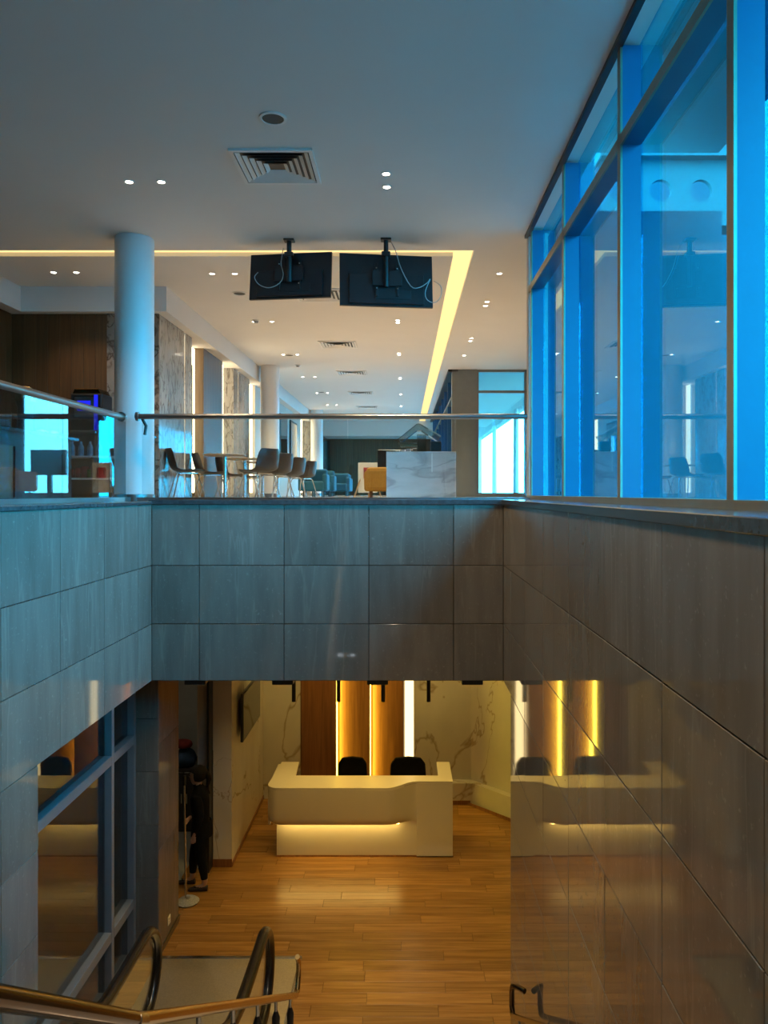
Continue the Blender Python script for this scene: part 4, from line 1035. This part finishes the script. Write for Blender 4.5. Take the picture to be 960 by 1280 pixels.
MB().lathe([(0, 0), (0.13, 0.0), (0.145, 0.02), (0.11, 0.045), (0.03, 0.06), (0.025, 0.09), (0, 0.09)], 24, (-2.78, 9.84, 0)).build('head', 'mop_cloth', mp_, True)

# =================================================================== STAIRS, ESCALATOR, HANDRAILS
st = S(empty('stairs', (0, 3, 0)))
rise, run = FU/31, 8.15/31
for k in range(31):
    y1 = 6.6-k*run
    box('step', -0.85, XR, y1-run-0.02, y1, max(0, k*rise-0.35), (k+1)*rise, 'upper_floor_stone', st, 0.004)
box('landing', -0.85, XR, -2.95, 6.6-31*run, FU-0.3, FU, 'upper_floor_stone', st)
# right handrail, wall mounted, with looped end
hr = thing('handrail', 'brass wall handrail with looped end on the polished right stair wall', 'handrail', (0.9, 6.4, 0.8))
sl = 0.63
pts = [(0.985, 6.30, 1.16), (0.93, 6.36, 1.16), (0.90, 6.40, 1.14), (0.90, 6.46, 1.06), (0.90, 6.46, 0.94), (0.90, 6.40, 0.90)]
q = [(0.90, 6.30, 0.955), (0.90, 4.0, 0.955+2.3*sl), (0.90, -1.5, 0.955+7.8*sl)]
MB().tube(pts+q, 0.022, 12).build('rail', 'bronze_rail', hr, True)
for yy in (6.05, 4.7, 3.3, 1.9, 0.5):
    zz = 0.955+(6.30-yy)*sl
    MB().tube([(0.90, yy, zz-0.02), (0.91, yy, zz-0.08), (0.95, yy, zz-0.10), (XR, yy, zz-0.10)], 0.011, 8).build('bracket', 'dark_steel', hr, True)
# left stair rail between stairs and escalator
hl = thing('handrail', 'brass stair rail on dark posts beside the escalator', 'handrail', (-0.94, 4, 0.3))
def ex(p): return (p[0], p[1], p[2]+EYE)
A, B, C_ = (-0.94, 0.9, -0.52), (-0.94, 2.77, -1.905), (-0.94, 6.62, -4.33)
MB().tube([ex(A), ex((-0.94, 1.78, -1.17)), ex((-0.94, 2.7, -1.855))], 0.028, 14).build('rail', 'bronze_rail', hl, True)
MB().tube([ex((-0.94, 2.7, -1.855)), ex(C_)], 0.026, 14).build('rail', 'brass', hl, True)
MB().tube([ex(C_), ex((-0.94, 6.72, -4.36)), ex((-0.94, 6.80, -4.28)), ex((-0.94, 6.80, -4.15)), ex((-0.94, 6.72, -4.06))], 0.022, 12).build('end_loop', 'brass', hl, True)
MB().tube([ex((-0.94, 2.66, -1.83)), ex((-0.94, 2.74, -1.885))], 0.031, 14).build('joint_collar', 'steel', hl, True)
for yy in (6.3, 5.6, 4.9, 4.2, 3.5, 2.9):
    zz = EYE-1.905-(yy-2.77)*0.63
    MB().tube([(-0.94, yy, zz-0.02), (-0.94, yy, zz-0.09)], 0.012, 8).build('post_neck', 'steel', hl, True)
    MB().lathe([(0, 0), (0.026, 0), (0.03, 0.10), (0.014, 0.15), (0, 0.15)], 12, (-0.94, yy, zz-0.24)).build('post_cap', 'black_metal', hl, True)
    box('post', -0.955, -0.925, yy-0.015, yy+0.015, max(0, (6.6-yy)*sl-0.05), zz-0.2, 'dark_steel', hl)
# escalator
es = thing('escalator', 'escalator with two black handrails arriving at a ribbed steel landing plate', 'escalator', (-1.86, 7.5, 0))
box('landing_plate', -2.77, -1.19, 6.2, 8.62, 0.0, 0.02, 'landing_steel', es, 0.003)
box('landing_edge', -2.77, -1.16, 8.62, 8.67, 0.0, 0.026, 'steel', es, 0.003)
box('landing_edge', -1.19, -1.16, 6.2, 8.62, 0.0, 0.026, 'steel', es, 0.003)
for k in range(26):
    yy = 7.15-k*0.05
    box('plate_rib', -2.25, -1.47, yy, yy+0.02, 0.02, 0.025, 'dark_steel', es)
es_sl = 0.577
for k in range(22):
    y1 = 6.15-k*0.38
    box('step', -2.28, -1.44, y1-0.40, y1, max(0.0, k*0.38*es_sl-0.15), k*0.38*es_sl+0.03, 'step_metal', es, 0.004)
for xx, nm in ((-2.42, 'outer'), (-1.32, 'inner')):
    # handrail loop: along the slope, flat, round the newel and back
    r_ = 0.38; zt = 1.12; yc = 7.12
    pts = [(xx, -2.4, zt+(5.9+2.4)*es_sl), (xx, 5.3, zt+0.6*es_sl), (xx, 5.8, zt+0.10), (xx, 6.2, zt+0.015), (xx, 6.6, zt)]
    pts += [(xx, yc+r_*math.cos(math.radians(a)), zt-r_+r_*math.sin(math.radians(a))) for a in range(90, -91, -12)]
    pts += [(xx, 6.7, zt-2*r_)]
    MB().tube(pts, 0.052, 12).build('rubber_handrail', 'rubber', es, True)
    prof = [(-2.4, zt+8.3*es_sl-0.06), (5.3, zt+0.6*es_sl-0.06), (5.8, zt+0.04), (6.2, zt-0.045), (6.6, zt-0.06)] + [(yc+(r_-0.06)*math.cos(math.radians(a)), zt-r_+(r_-0.06)*math.sin(math.radians(a))) for a in range(90, -91, -15)] + [(6.3, 0.30), (5.6, 0.42), (-2.4, 5.0)]
    MB().prism(prof, xx-0.006, xx+0.006, 'X').build('glass_balustrade', 'rail_glass', es)
    MB().prism([(-2.4, 5.0), (5.6, 0.42), (6.3, 0.30), (7.35, 0.30), (7.45, 0.02), (5.5, 0.02), (-2.4, 4.5)], xx-0.07, xx+0.07, 'X').build('skirt_deck', 'landing_steel', es)
box('truss_cover', -1.24, -0.97, -2.5, 5.4, 0, 0.02, 'grey_wall', es)
